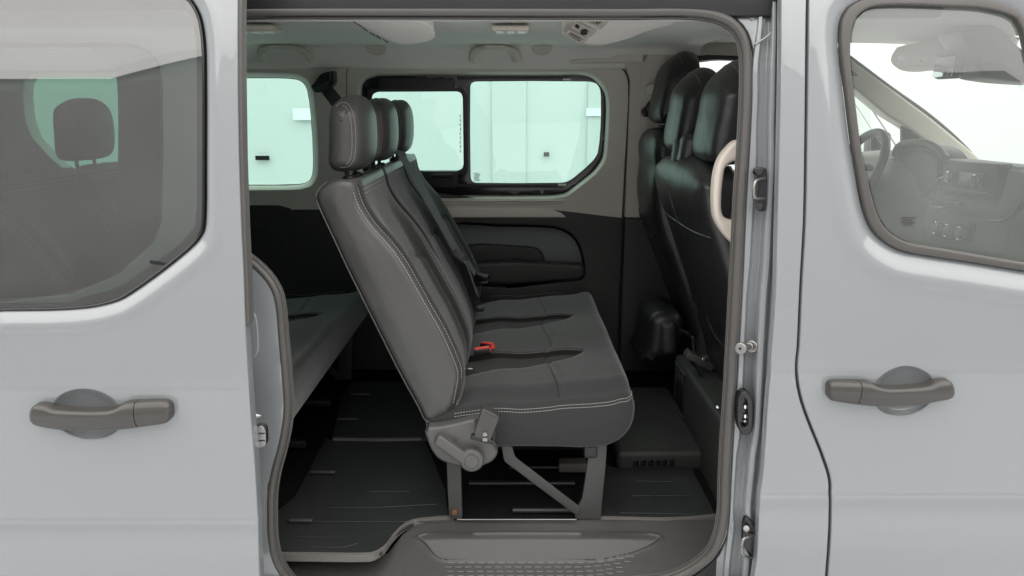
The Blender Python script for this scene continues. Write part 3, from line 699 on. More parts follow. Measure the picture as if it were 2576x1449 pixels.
part('duct_grille', join(*[tube([T0.pt(*T0.uv(a, b), .002), T0.pt(*T0.uv(a+12, b+7), .002)], .0016, 5) for a, b in ((870, 52), (884, 60), (898, 68), (912, 77), (930, 87), (946, 94), (964, 101))]), 'trimd', hd)
part('front_roof_duct', T1.sheet([(1413, 88), (1440, 66), (1475, 40), (1720, 40), (1690, 66), (1640, 77), (1590, 97), (1550, 109), (1505, 117), (1475, 115)], thick=.12, r=.010, sm=2), 'lining', hd, angle=60)
def quadhole(q, k0=.16, k1=.84, j0=.2, j1=.8):
    L = lambda a, b, t: (a[0]+(b[0]-a[0])*t, a[1]+(b[1]-a[1])*t)
    f = lambda s, t: L(L(q[0], q[1], s), L(q[3], q[2], s), t)
    return f, [f(k0, j0), f(k1, j0), f(k1, j1), f(k0, j1)]
for q, sl_ in (([(1431, 76), (1479, 102), (1461, 114), (1419, 88)], 1), ([(1447, 56), (1500, 82), (1484, 96), (1437, 69)], 0), ([(1466, 34), (1532, 56), (1511, 76), (1452, 50)], 1)):
    f, h = quadhole(q)
    vb = part('air_vent' if sl_ else 'fan_control', T1.sheet(q, [h] if sl_ else [], .012, .02, r=.003, res=.03, step=.006), 'pillar', hd)
    if sl_:
        part('vent_backing', T1.sheet(h, (), .002, .004, r=.001, res=.03), 'gloss', vb)
        for k in range(7):
            t = .2 + .6*k/6; a = T1.pt(*T1.uv(*f(t, .2), .011), .011); b = T1.pt(*T1.uv(*f(t, .8), .011), .011)
            part('vent_slat', tube([a, b], .0013, 6), 'cream', vb)
    else:
        c_ = T1.pt(*T1.uv(*f(.55, .5), .014), .014); part('fan_knob', cyl(c_, c_ + T1.n*.010, .011, 20, bev=.003), 'warm', vb)
        part('fan_button', T1.sheet([f(.1, .3), f(.3, .3), f(.3, .7), f(.1, .7)], (), .016, .004, r=.001, res=.03, step=.005), 'warm', vb)
def dome(cx, cy, L, W):
    c = PZ(cx, cy, ZR-.003)
    b = part('ceiling_light', box(c+Vector((0, 0, -.006)), (L, W, .016), .006), 'lining', hd); b.data.materials[0] = M['cream']
    for s in (-.3, .0, .28): part('lamp_lens', box(c+Vector((s*L, 0, -.015)), (L*.2, W*.6, .006), .002), 'lens', b)
dome(1285, 69, .115, .09); dome(645, 68, .13, .10)
def grab(px0, px1, y0=115, y1=150):
    Y = 1.515; a, b = P(px0, y1, Y), P(px1, y1, Y); t = P((px0+px1)/2, y0+6, Y-.02).z; w = b.x-a.x
    pth = [(a.x, Y+.03, a.z), (a.x+.012, Y, a.z+.03), (a.x+.045, Y-.02, t), (a.x+w*.3, Y-.028, t+.002), (b.x-w*.3, Y-.028, t+.002), (b.x-.045, Y-.02, t), (b.x-.012, Y, b.z+.03), (b.x, Y+.03, b.z)]
    pth = smooth(pth, 5, False); part('grab_handle', tube(pth, [.020 if (i < 8 or i > len(pth)-9) else .0145 for i in range(len(pth))], 12, flat=.8), 'beige', angle=70)
grab(655, 772); grab(1190, 1300)
for a in (958, 1377):
    part('coat_hook_cover', spanel([(a-40, 114), (a-37, 128), (a-22, 136), (a-2, 136), (a+8, 130), (a+12, 114)], (), -.07+.0, .05, surf=lambda z: 1.585, sm=2, res=.04, r=.003), 'pillar')
bz = FS(1637, 227, -.06)
part('belt_height_knob', join(cyl(bz, bz+Vector((0, -.03, 0)), .024, 24, bev=.006), cyl(bz+Vector((0, 0, -.02)), bz+Vector((0, -.02, -.02)), .02, 20, bev=.004)), 'pillar')
for a, b, r_ in ((1637, 270, .024), (1623, 282, .020)):
    q = FS(a, b, -.05); part('belt_anchor', cyl(q, q+Vector((0, -.03, 0)), r_, 24, bev=.006), 'gloss')
q0, q1 = FS(1632, 285, -.06), FS(1622, 330, -.06)
# floor, step and rear bulkhead
part('cabin_floor', box2((-2.4, .292, .45), (.95, 1.68, ZF-.006), .003), 'carpet_shade')
# entry step: sloping plastic cover with a pressed recess
A0 = Vector((0, .285, .546)); A1 = Vector((0, .075, .452)); dA = A1-A0; nA = Vector((0, -dA.z, dA.y)); nA = nA if nA.z > 0 else -nA; nA.normalize()
def step_uv(px, py):
    d = Vector(ray(px, py)); o = Vector((0, CAMY, CAMZ)); t = (A0-o).dot(nA)/d.dot(nA); q = o + d*t
    return (q.x, (q-A0).dot(dA.normalized()))
rec = [(1052, 1352), (1066, 1346), (1110, 1344), (1560, 1344), (1600, 1345), (1640, 1346), (1660, 1352), (1650, 1364), (1610, 1382), (1560, 1397), (1510, 1405), (1440, 1407), (1150, 1407), (1112, 1405), (1095, 1396), (1066, 1366)]
rec_uv = [step_uv(a, b) for a, b in smooth(rec, 3)]
def step_place(x, v, d):
    p = A0 + dA.normalized()*v; k = 0
    ins = inside((x, v), rec_uv); dd_ = dist_poly(x, v, rec_uv)
    if ins:
        vm = min(q[1] for q in rec_uv); vM = max(q[1] for q in rec_uv)
        w_ = (v-vm)/(vM-vm); k = -(.006+.034*w_)*ssub(0, .010, dd_)
    else: k = .003*math.exp(-(dd_/.007)**2)
    return Vector((x, p.y, p.z)) + nA*k + Vector((0, 0, -d))
so = [step_uv(a, b) for a, b in ((690, 1408), (940, 1408), (975, 1390), (1010, 1345), (1040, 1322), (1090, 1308), (1200, 1306), (1500, 1306), (1812, 1306), (1840, 1330), (1850, 1560), (600, 1560), (640, 1420))]
stp = part('entry_step', sheet(so, [], step_place, .05, r=.004, fine=[(-.31, .015, .45, .22, .0042)], res=.014, step=.012), 'step', angle=60)
part('step_base', box2((-.75, .10, .35), (.70, .30, .44), .004), 'step')
tv = []
for r_, (yy, x0_, x1_) in enumerate(((1416, 1128, 1580), (1427, 1112, 1575), (1438, 1125, 1570), (1449, 1118, 1560))):
    xx = x0_ + (r_ % 2)*8
    while xx < x1_:
        bend = -14*max(0, (xx-1440)/130)**2
        a = step_uv(xx, yy+bend); b = step_uv(xx+16, yy+bend*1.02)
        pa = A0 + dA.normalized()*a[1]; pb = A0 + dA.normalized()*b[1]
        tv.append(tube([Vector((a[0], pa.y, pa.z))+nA*.001, Vector((b[0], pb.y, pb.z))+nA*.001], .0013, 5)); xx += 26 if 0 else 25
part('anti_slip_ridge', join(*tv), 'scuff', stp)['kind'] = 'stuff'
# B pillar inner trim and cream assist handle
hp = [(1862, 372), (1845, 378), (1826, 395), (1813, 420), (1806, 455), (1804, 500), (1807, 540), (1818, 572), (1834, 592), (1850, 602)]
part('assist_handle', plate([(1875, 352), (1853, 354), (1832, 372), (1812, 400), (1800, 440), (1796, 480), (1796, 520), (1800, 550), (1815, 580), (1836, 606), (1860, 622), (1870, 600), (1870, 352)], .24, .035, [[(1868, 405), (1856, 404), (1836, 412), (1826, 424), (1821, 450), (1817, 490), (1817, 530), (1822, 545), (1834, 553), (1850, 556), (1868, 558)]], r=.010, res=.01, step=.006), 'cream', angle=60)
part('pillar_inner_trim', box2((.60, .20, .6), (.68, .24, 1.9), .01), 'pillar')
part('rear_wall', box2((-2.42, .1, .5), (-2.38, 1.75, 1.95), .004), 'beige')
part('near_inner_trim', spanel([(-1400, 770), (-1400, 1500), (660, 1500), (670, 1300), (690, 1100), (680, 760), (560, 610), (420, 700)], (), .085, .01, sm=0, res=.1, r=.003), 'trimd')
part('near_inner_trim', spanel([(-1400, -40), (-1400, 100), (360, 100), (425, 150), (425, 600), (510, 600), (520, 60), (560, -40)], (), .085, .01, sm=0, res=.1, r=.003), 'beige')
# ------------------------------------------------------------------ rubber mats
def matsheet(px, name, label, edge, z=ZF):
    o = [(q.x, q.y) for q in (PZ(a, b, z) for a, b in px)]
    m = top(name, sheet(o, [], lambda x, y, d: Vector((x, y, z - d)), .008, r=.003, res=.05, step=.02), 'mat_', label, 'floor mat', 'rubber mats on the cabin floor')
    LOC[m] = Vector((0, 0, 0))
    if edge:
        e = [PZ(a, b, z) for a, b in smooth(edge, 5, False)]
        ep = [tuple(p) for p in e]
        V, Fc = [], []
        for p in ep:
            x, y, zz = p; V += [Vector((x, y+.012, zz+.001)), Vector((x, y+.006, zz+.008)), Vector((x, y-.002, zz+.006)), Vector((x, y-.007, zz-.012))]
        for i in range(len(ep)-1):
            for k in range(3): Fc.append((i*4+k, i*4+k+1, (i+1)*4+k+1, (i+1)*4+k))
        part('mat_edge', (V, Fc), 'edge', m, angle=50)
    return m
lm = matsheet([(640, 1395), (930, 1400), (958, 1392), (985, 1355), (1010, 1332), (1050, 1312), (1128, 1302), (1120, 1230), (1070, 1108), (835, 1108), (820, 1100), (740, 1250), (640, 1330)], 'floor_mat', 'black rubber mat with curved front edge on the floor left of the middle bench',
              [(700, 1398), (800, 1399), (900, 1400), (940, 1397), (965, 1382), (990, 1350), (1010, 1330), (1035, 1316), (1080, 1309), (1143, 1304)])
m2 = matsheet([(835, 1105), (1070, 1105), (1140, 1105), (1160, 960), (880, 960), (855, 1010)], 'floor_mat', 'black rubber mat piece lying farthest in, behind the middle bench backrest', [(838, 1107), (950, 1109), (1060, 1107)])
rm = matsheet([(1458, 1300), (1520, 1303), (1690, 1308), (1804, 1300), (1742, 1180), (1740, 1176), (1545, 1176), (1480, 1150)], 'floor_mat', 'black rubber mat on the floor right of the middle bench, before the air outlet',
              [(1458, 1305), (1560, 1308), (1680, 1310), (1745, 1307), (1804, 1301)])
for m in (lm, rm):                       # raised ribs pressed into the mats
    segs = [[(750, 1350), (860, 1352)], [(830, 1277), (960, 1277)], [(960, 1276), (1100, 1268)], [(720, 1312), (1110, 1312)], [(930, 1236), (1030, 1236)], [(760, 1375), (860, 1378), (900, 1366)]] if m is lm else \
           [[(1560, 1290), (1760, 1293)], [(1590, 1247), (1740, 1247)], [(1600, 1210), (1700, 1212)], [(1650, 1270), (1640, 1240)]]
    part('mat_rib', join(*[tube([PZ(a, b, ZF+.0015) for a, b in resample(s, 30, False)], .0016, 6) for s in segs]), 'mat_', m)
clips = [(725, 785, 1310), (780, 843, 1188), (847, 900, 1054), (880, 930, 992)]
for a, b, y in clips:
    p, q = PZ(a, y, ZF+.01), PZ(b, y, ZF+.01); part('mat_collar', box(((p.x+q.x)/2, p.y+.006, ZF+.008), (q.x-p.x, .014, .010), .004), 'leg', lm if y > 1108 else m2)
# ------------------------------------------------------------------ bench seat
YB0, YB1 = .27, 1.53
xz = lambda pts, Y: [(q.x, q.z) for q in (P(a, b, Y) for a, b in pts)]
cush_px = [(1075, 1045), (1130, 1038), (1180, 1030), (1250, 1021), (1310, 1024), (1370, 1020), (1430, 1013), (1500, 1009), (1545, 1004), (1575, 996), (1592, 1003), (1599, 1022), (1597, 1055), (1586, 1085), (1565, 1108), (1530, 1126), (1480, 1132), (1400, 1130), (1300, 1129), (1180, 1130), (1100, 1110), (1070, 1080)]
cush = resample(smooth(xz(cush_px, YB0), 5), .008)
zt = P(1500, 1009, YB0).z
seats_y = [(.27, .69), (.69, 1.11), (1.11, 1.53)]
tongues = [(.615, .085), (1.06, .10), (1.50, .085)]
def tong(x, yc):
    s = (.228-x)/.348
    if s <= 0: return None
    e = math.sqrt(max(0, 1-(1-min(1, s*4.5))**2)); far = yc + .050 + .028*e; near = yc + .050 - e*(.048 + .125*s**.75)
    return near, far
def cush_disp(v, n, y):
    if n[1] < .35: return v + Vector((n[0]*.004*math.sin(y*5)*0, 0, 0))
    w = ssub(.35, .8, n[1]); t = (y-YB0)/(YB1-YB0)
    edge = min(y-YB0, YB1-y)
    z = .020*ssub(0, .12, edge) + .004*math.sin(3*math.pi*t)**2
    z += -.010*ssub(0, .16, .36 - v.x)*0
    for yc, hw in tongues:                     # tongue shaped hollows between the seating places
        tg_ = tong(v.x, yc)
        if tg_: z -= .015*(1-ssub(-.014, .004, max(tg_[0]-y, y-tg_[1])))
    xs = .125 + .015*math.cos((y % .42)/.42*2*math.pi)   # crosswise sewn groove
    z -= .004*math.exp(-((v.x-xs)/.005)**2)
    for yg in (.36, .60, .78, 1.02, 1.20, 1.44)[:0]: z -= .003*math.exp(-((y-yg)/.005)**2)
    return v + Vector((0, 0, z*w))
def back_profile():
    px = [(1090, 1064), (1072, 1062), (1052, 1025), (1000, 930), (960, 850), (920, 770), (880, 690), (840, 605), (812, 545), (797, 512), (793, 496), (797, 480), (812, 464), (835, 453), (862, 449), (880, 456), (889, 472), (897, 505), (925, 565), (965, 625), (1010, 700), (1055, 780), (1095, 850), (1122, 910), (1136, 950), (1140, 985), (1137, 1015), (1122, 1045)]
    return resample(smooth(xz(px, YB0), 4), .009)
backp = back_profile()
front_x = interp(sorted([(P(a, b, YB0).z, P(a, b, YB0).x) for a, b in ((1137, 1015), (1136, 950), (1122, 910), (1095, 850), (1055, 780), (1010, 700), (965, 625), (925, 565), (897, 505), (886, 466))]))
def bolster(y):                                   # 0 in the middle of a seating place, 1 where places meet
    for a, b in seats_y:
        if a <= y <= b:
            c = abs(y-(a+b)/2)/((b-a)/2); return ssub(.35, .8, c)
    return 0
zb0, zb1 = P(1137, 1015, YB0).z, P(889, 472, YB0).z
def back_disp(v, n, y):
    if n[1] > .45 and n[0] < .75: v = v + Vector((0, 0, -.013*ssub(0, .07, min(y-YB0, YB1-y))))
    if n[0] < .2: return v
    w = ssub(.2, .7, n[0]); t = (v.z-zb0)/(zb1-zb0)
    e = min(y-YB0, YB1-y)
    d = .016*ssub(0, .05, e)
    b = bolster(y); d += (.028*b - .006)*(1-ssub(.62, .95, t))*ssub(-.1, .2, t)
    for a, c in seats_y:                                    # cross seam of each place, panel seams
        if abs(y-(a+c)/2) < .12: d -= .007*math.exp(-((t-.60-.02*math.cos((y-(a+c)/2)*18))/.012)**2)
        for s in (-1, 1):
            yy = (a+c)/2 + s*(.12 - .01*ssub(.5, 1, t)); d -= .004*math.exp(-((y-yy)/.005)**2)*(1-ssub(.55, .62, t))
    for yb in (.69, 1.11): d -= .014*math.exp(-((y-yb)/.012)**2)*ssub(.45, .7, t)
    return v + Vector((n[0], 0, n[1]))*d*w
def head_profile(Y=.38):
    px = [(829, 350), (829, 305), (832, 280), (839, 262), (852, 250), (870, 245), (886, 250), (899, 265), (908, 290), (913, 335), (912, 385), (904, 415), (888, 430), (865, 434), (838, 428), (829, 412)]
    return resample(smooth(xz(px, Y), 4), .006)
headp = head_profile()
HW = .26
def build_bench():
    t = thing('bench_seat', 'x', 'bench seat', (P(1300, 1300, .9).x, .9, ZF))
    s = obj('seat_cushion', loft(cush, YB0, YB1, .024, step=.0075, disp=cush_disp, crown=.006, cap_res=.02), 'fabric', t, angle=180)
    b = obj('backrest', loft(backp, YB0, YB1, .022, step=.0085, disp=back_disp, crown=.014, cap_res=.02), 'seat_cloth', t, angle=180)
    b.data.materials.append(M['leather'])
    for pl_ in b.data.polygons:                       # leather on the ends, rear and top, cloth on the front
        c = pl_.center + t.location; nx = pl_.normal.x
        fx = front_x(c.z)
        if c.y < YB0+.026 or c.y > YB1-.026 or c.x < fx-.030 or c.z > zb1+.004: pl_.material_index = 1
    # stitching: near side of the backrest, cushion rim, seating places
    def path_on_back(y, dz0=0, dz1=1, off=0, lift=.0035):
        out = []
        for k in range(60):
            z = zb0 + (zb1-zb0)*(dz0+(dz1-dz0)*k/59); nn = (front_x(z+.01)-front_x(z-.01))/.02
            n = Vector((1, 0, -nn)).normalized(); v = Vector((front_x(z), y if not callable(y) else y((z-zb0)/(zb1-zb0)), z))
            out.append(back_disp(v, (n.x, n.z), v.y) + n*lift)
        return out
    sp = [p + Vector((-.005, 0, 0)) for p in path_on_back(YB0+.003, 0, .98, lift=0)]
    obj('stitching', stitches([Vector((p.x+.003, YB0+.0035, p.z)) for p in sp], .0008), 'thread', b)
    obj('stitching', stitches(path_on_back(YB0+.022, -.02, 1.0, lift=.001), .0008), 'thread', b)
    for a, c in seats_y:
        if c < YB1 - .01: obj('stitching', stitches(path_on_back(lambda t, c=c: c - .065 - .0*t, -.05, .72, lift=.0015), .0007), 'thread', b)
    for ya, yb_ in ((.31, .665), (.735, 1.085), (1.155, 1.49)):
        for lf in (0, .010):
            pth = []
            for k in range(24):
                y = ya + (yb_-ya)*k/23; z = zb1 - .012 - lf*1.2; nn = (front_x(z+.01)-front_x(z-.01))/.02; n = Vector((1, 0, -nn)).normalized()
                pth.append(back_disp(Vector((front_x(z), y, z)), (n.x, n.z), y) + n*.0015)
            obj('stitching', stitches(pth, .0007), 'thread', b)
    obj('piping', tube([Vector((x, YB0+.006, z)) for x, z in [backp[i] for i in range(0, len(backp))] if x < front_x(z)-.06], .0022, 6), 'leather', b)
    up_ = sorted([(x, z) for x, z in cush if z > zt-.045])
    def ztop(x):
        c = [q for q in up_ if abs(q[0]-x) < .012]; return max(q[1] for q in c) if c else zt
    s1 = [(1143, 1034), (1190, 1027), (1250, 1020), (1300, 1024), (1340, 1027), (1380, 1023), (1430, 1016), (1500, 1011), (1545, 1005), (1575, 996)]
    for dy, dz in ((.0005, -.0165), (.0055, -.0095)):
        pth = []
        for a, b in resample(smooth(s1, 4, False), 8, False):
            x = P(a, b, YB0).x; pth.append(Vector((x, YB0+dy-.0004, ztop(x)+dz)))
        e = pth[-1]; pth += [e+Vector((.010, .004, .004)), e+Vector((.018, .016, .007)), e+Vector((.021, .035, .010))]
        obj('stitching', stitches(smooth([tuple(p) for p in pth], 2, False), .0010), 'thread', s)
    for yc, hw in tongues:
        pth = []
        for k in range(30):
            x = -.10 + (.224+.10)*k/29; tg_ = tong(x, yc)
            v = Vector((x, tg_[1]-.002, ztop(x))); pth.append(cush_disp(v, (0, 1), v.y) + Vector((0, 0, .0015)))
        obj('stitching', stitches(pth, .0007), 'thread', s)
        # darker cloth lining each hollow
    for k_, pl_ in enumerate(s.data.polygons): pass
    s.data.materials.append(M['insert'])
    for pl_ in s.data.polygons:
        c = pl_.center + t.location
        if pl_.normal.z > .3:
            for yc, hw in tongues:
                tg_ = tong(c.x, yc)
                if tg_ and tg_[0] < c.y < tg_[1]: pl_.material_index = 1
    for a, c in seats_y:
        pth = []
        for k in range(30):
            y = a+.035 + (c-a-.05)*k/29; x = .112 + .020*math.cos((y-a)/(c-a)*2.6) ; tg_ = min((abs(y-yc) for yc, hw in tongues))
            v = Vector((x, y, ztop(x))); pth.append(cush_disp(v, (0, 1), y) + Vector((0, 0, .0004)))
        obj('cross_seam', tube(pth, .0016, 6), 'insert', s)
    # head restraints
    for i, (a, c) in enumerate(seats_y):
        y0 = (a+c)/2 - HW/2 + (-.005 if i == 0 else 0)
        def hdisp(v, n, y, y0=y0):
            u = (y-y0-HW/2)/(HW/2); return v + Vector((n[0], 0, n[1]))*((.026*(1-abs(u)**2.4)-.010)*max(n[0], 0) if n[0] > 0 else .004*(1-u*u)) + Vector((0, 0, .004-.030*abs(u)**2.4*max(n[1], 0)))
        h = obj('headrest', loft(headp, y0, y0+HW, .034, step=.010, disp=hdisp, crown=.013, cap_res=.012), 'leather', t, angle=180)
        ring_ = inset(headp, .013)
        ring3 = [(a_, b_+.001) for a_, b_ in inset(headp, .022)]
        obj('stitching', stitches([Vector((x, y0-.002, z)) for x, z in ring3 if x > min(p[0] for p in headp)+.050], .0007), 'thread', h)
        ring2 = [(a_, b_+.001) for a_, b_ in inset(headp, .014)]
        obj('stitching', stitches([Vector((x, y0+.0065, z)) for x, z in ring2 if x > min(p[0] for p in headp)+.03], .0007), 'thread', h)
        xb = P(862, 434, .38).x; zb = P(862, 434, .38).z
        for s_ in (-.055, .055):
            yy = (a+c)/2 + s_; obj('headrest_post', cyl((xb+.005, yy, zb-.05), (xb, yy, zb+.02), .006, 14), 'black', h)
            obj('guide_sleeve', cyl((xb+.008, yy, zb-.030), (xb+.006, yy, zb-.011), .0185 if s_ < 0 else .015, 24, bev=.005), 'black', t)
    # legs, braces, under frame
    for Y in (.30, 1.46):
        a = [P(1122, 1150, Y), P(1160, 1150, Y), P(1162, 1240, Y), P(1163, 1310, Y), P(1130, 1310, Y), P(1125, 1230, Y)]
        dzz = ZF - P(1130, 1310, .30).z
        q = lambda l, Y=Y: [(p.x, p.z) for p in (P(u, v, .30) for u, v in l)]
        pl3 = lambda x, z, d, Y=Y: Vector((x, Y+d, z))
        obj('leg', sheet(q([(1122, 1120), (1158, 1120), (1161, 1230), (1163, 1306), (1130, 1306), (1126, 1230)]), [], pl3, .012, r=.002, res=.05, step=.01), 'leg', t)
        obj('leg', sheet(q([(1484, 1110), (1528, 1110), (1523, 1180), (1514, 1270), (1512, 1306), (1446, 1306), (1450, 1282), (1464, 1258), (1472, 1210), (1480, 1150)]), [], pl3, .012, r=.002, res=.05, step=.01), 'leg', t)
        obj('brace', sheet(q([(1262, 1120), (1288, 1120), (1296, 1148), (1462, 1276), (1450, 1295), (1268, 1158)]), [], lambda x, z, d, Y=Y: Vector((x, Y-.006+d, z)), .004, r=.0015, res=.05, step=.01), 'leg', t)
    bp = P(1144, 1285, .30); obj('bolt', cyl((bp.x, .303, bp.z), (bp.x, .288, bp.z), .009, 6, bev=.002), 'bolt', t)
    xA, xB = P(1140, 1300, .3).x, P(1490, 1300, .3).x
    for x in (xA, xB-.01): obj('seat_rail', box2((x-.018, .29, ZF+.20), (x+.018, 1.50, ZF+.235), .004), 'black', t)
    for y in (.72, 1.10): obj('cross_rail', box2((xA-.02, y-.012, ZF+.03), (xB+.02, y+.012, ZF+.055), .003), 'black', t)
    obj('cushion_pan', box2((xA-.04, .31, ZF+.245), (xB+.03, 1.49, ZF+.29), .01), 'black', t)
    # recliner cover with lever and knob on the near end
    cv = [(1068, 1078), (1100, 1073), (1135, 1067), (1180, 1056), (1196, 1053), (1222, 1052), (1243, 1075), (1245, 1105), (1241, 1116), (1247, 1128), (1252, 1140), (1242, 1158), (1215, 1172), (1170, 1176), (1125, 1166), (1100, 1152), (1083, 1128), (1074, 1105)]
    def cvpl(x, z, d): return Vector((x, YB0-.034+d, z))
    m_ = obj('mechanism_cover', sheet([(p.x, p.z) for p in (P(u, v, YB0-.03) for u, v in smooth(cv, 3))], [], cvpl, .06, r=.010, res=.02, step=.006), 'cover', t, angle=60)
    K = P(1186, 1161, YB0-.06)
    obj('cover_ridge', tube([P(a, b, YB0-.035) for a, b in smooth([(1196, 1053), (1196, 1062), (1208, 1085), (1222, 1104), (1232, 1112), (1243, 1114)], 5, False)], .0035, 8), 'cover', m_)
    obj('cover_pocket', sheet([(p.x, p.z) for p in (P(u, v, YB0-.034) for u, v in smooth([(1202, 1058), (1240, 1062), (1242, 1106), (1226, 1104), (1210, 1080)], 3))], [], lambda x, z, d: Vector((x, YB0-.036+d, z)), .004, r=.001, res=.03), 'black', m_)
    kn = obj('knob', join(cyl(K+Vector((0, .03, 0)), K, .0335, 40, bev=.008), cyl(K+Vector((0, .0, 0)), K+Vector((0, -.004, 0)), .019, 32, bev=.002)), 'cover', t, angle=50)
    L1, L0 = P(1100, 1107, YB0-.055), K+Vector((-.012, .012, .0))
    dL = (L0-L1).normalized(); up = Vector((-dL.z, 0, dL.x))
    lv = [L1+up*.017, L1+up*.010-dL*.006, L1-up*.010-dL*.004, L1-up*.014+dL*.004, L0-up*.016, L0+up*.018]
    obj('lever', sheet([(p.x, p.z) for p in lv], [], lambda x, z, d: Vector((x, YB0-.062+d, z)), .03, r=.006, res=.02, step=.005), 'cover', kn, angle=60)
    ar = [P(u, v, YB0-.036) for u, v in ((1128, 1112), (1133, 1104), (1142, 1102), (1140, 1098), (1152, 1101), (1146, 1110), (1143, 1106))]
    obj('arrow_mark', tube(ar, .0008, 5), 'cover', m_)
    # webbing lock box clipped to the near end
    bx = [(1212, 1030), (1216, 1027), (1254, 1046), (1256, 1052), (1240, 1092), (1232, 1110), (1226, 1108), (1196, 1102), (1192, 1096), (1196, 1078)]
    lk = obj('lock_housing', sheet([(p.x, p.z) for p in (P(u, v, YB0-.075) for u, v in bx)], [], lambda x, z, d: Vector((x, YB0-.078+d, z)), .035, r=.0025, res=.03, step=.008), 'cover', t, angle=40)
    lk.data.materials[0] = M['warm']
    obj('lock_slot', strap([P(1219, 1033, YB0-.068), P(1253, 1050, YB0-.068)], .02, .004, (0, 1, .2)), 'gloss', lk)
    sc_ = P(1220, 1092, YB0-.079); obj('screw', cyl(sc_, sc_+Vector((0, -.003, 0)), .0065, 12, bev=.001), 'steel', lk)
    obj('lock_foot', box(tuple(P(1212, 1103, YB0-.07)), (.06, .02, .012), .003, rot=(0, .25, 0)), 'gloss', lk)
    obj('lock_tab', box(tuple(P(1220, 1106, YB0-.078)), (.014, .008, .010), .002), 'steel', lk)
    # anchor label
    return t
bench = build_bench()
bench['label'] = 'nearest charcoal cloth bench with grey leather end panel in the open doorway'; bench['group'] = 'bench seats in the cabin'
LB = bench
# small items on the middle bench only
def bz_(px, py, z): return PZ(px, py, z)
tg = bz_(1168, 931, .925)
lab = obj('anchor_label', box((tg.x, tg.y, tg.z+.003), (.060, .020, .003), .0008), 'gloss', bench)
obj('label_print', join(box((tg.x-.020, tg.y, tg.z+.005), (.010, .010, .0008), 0), box((tg.x-.002, tg.y, tg.z+.005), (.012, .010, .0008), 0), box((tg.x+.018, tg.y, tg.z+.005), (.014, .006, .0008), 0)), 'print_', lab)
# red buckles
for k, (px, py, rz, L) in enumerate(((1212, 883, .10, .052), (1226, 871, -.75, .050))):
    c = bz_(px, py, .955)
    bk = top('seat_belt_buckle', box(tuple(c), (L, .022, .020), .004, rot=(0, -.12, rz)), 'black', ('level black buckle with red button, nearest the camera in the first seat hollow', 'slanting black buckle with red button crossing just behind the level one')[k], 'buckle', 'buckles lying on the bench cushion')
    dx = Vector((math.cos(rz), math.sin(rz), .12))
    obj('release_button', join(box(tuple(c + Vector((0, -.003, .0115))), (L*.92, .013, .006), .002, rot=(0, -.12, rz)), box(tuple(c+dx*L*.5), (.006, .015, .014), .002, rot=(0, -.12, rz))), 'red', bk)
# rear bench: copy
def copy_tree(o, parent=None):
    c = o.copy(); SC.collection.objects.link(c)
    c.parent = parent
    for ch in list(o.children): copy_tree(ch, c)
    return c
skip = ('anchor_label', 'mechanism_cover', 'knob', 'lock_housing')
def copy_bench():
    r = bench.copy(); SC.collection.objects.link(r); hi = 0
    for ch in bench.children:
        nm = ch.name.split('.')[0]
        if nm in skip: continue
        if nm == 'headrest':
            hi += 1
            if hi == 1: continue
        if nm == 'guide_sleeve' and hi == 1 and 0: continue
        copy_tree(ch, r)
    return r
rb_ = copy_bench(); rb_.location.x -= .955; rb_.location.y += .02
rb_['label'] = 'rear charcoal bench in shadow behind the nearest bench, partly hidden by the sliding door'
for ch in rb_.children:
    if ch.name.startswith('headrest'): ch.location.x -= .03
# battery tag under the bench: small green and red labels
g = P(1242, 1165, .75); 
tagbox = top('wiring_tag', join(box2((g.x-.004, g.y, P(1242, 1184, .75).z), (g.x+.003, g.y+.003, P(1242, 1146, .75).z), .0005)), 'green', 'small green upright tag with a red flag beneath the nearest bench', 'tag')
LOC[tagbox] = Vector((0, 0, 0))
obj('red_flag', box2((g.x+.002, g.y-.004, P(1250, 1186, .75).z), (g.x+.040, g.y-.001, P(1250, 1176, .75).z), .0005), 'red', tagbox)
# ------------------------------------------------------------------ seat belts
b1 = [P(1002, 378, 1.02), P(1010, 390, .99), P(1040, 442, .985), P(1075, 503, .98), P(1110, 563, .975), P(1150, 634, .97)]
bt = top('seat_belt', strap(smooth([tuple(p) for p in b1], 4, False), .046, .0016, (.35, 1, .1)), 'web', 'charcoal belt running diagonally over the nearest bench backrest to a metal tongue', 'seat belt', 'seat belts')
LOC[bt] = Vector((0, 0, 0))
obj('belt_tongue', join(box(tuple(P(1154, 640, .95)), (.040, .014, .030), .005, rot=(0, .7, 0)), box(tuple(P(1160, 650, .95)), (.030, .006, .018), .003, rot=(0, 1.0, 0))), 'leg', bt)
obj('tongue_blade', strap([P(1160, 648, .945), P(1172, 664, .945)], .02, .002, (0, 1, 0)), 'chrome', bt)
b2 = [P(1150, 640, .98), P(1165, 670, .99), P(1180, 710, 1.0), P(1195, 750, 1.0), P(1208, 773, .99)]
obj('lower_webbing', strap(smooth([tuple(p) for p in b2], 4, False), .046, .0018, (.4, 1, 0)), 'black', bt)
obj('webbing_anchor', box(tuple(P(1207, 776, .98)), (.03, .03, .02), .005), 'black', bt)
b3 = [P(1175, 655, 1.42), P(1190, 680, 1.42), P(1205, 700, 1.40)]
b3o = top('seat_belt', strap(smooth([tuple(p) for p in b3], 4, False), .046, .002, (.3, 1, 0)), 'web', 'short belt end with a black buckle at the far end of the nearest bench', 'seat belt', 'seat belts')
LOC[b3o] = Vector((0, 0, 0))
obj('buckle', join(box(tuple(P(1212, 700, 1.38)), (.06, .03, .045), .008, rot=(0, .2, 0)), box(tuple(P(1212, 712, 1.37)), (.055, .03, .015), .004, rot=(0, -.15, 0))), 'gloss', b3o)
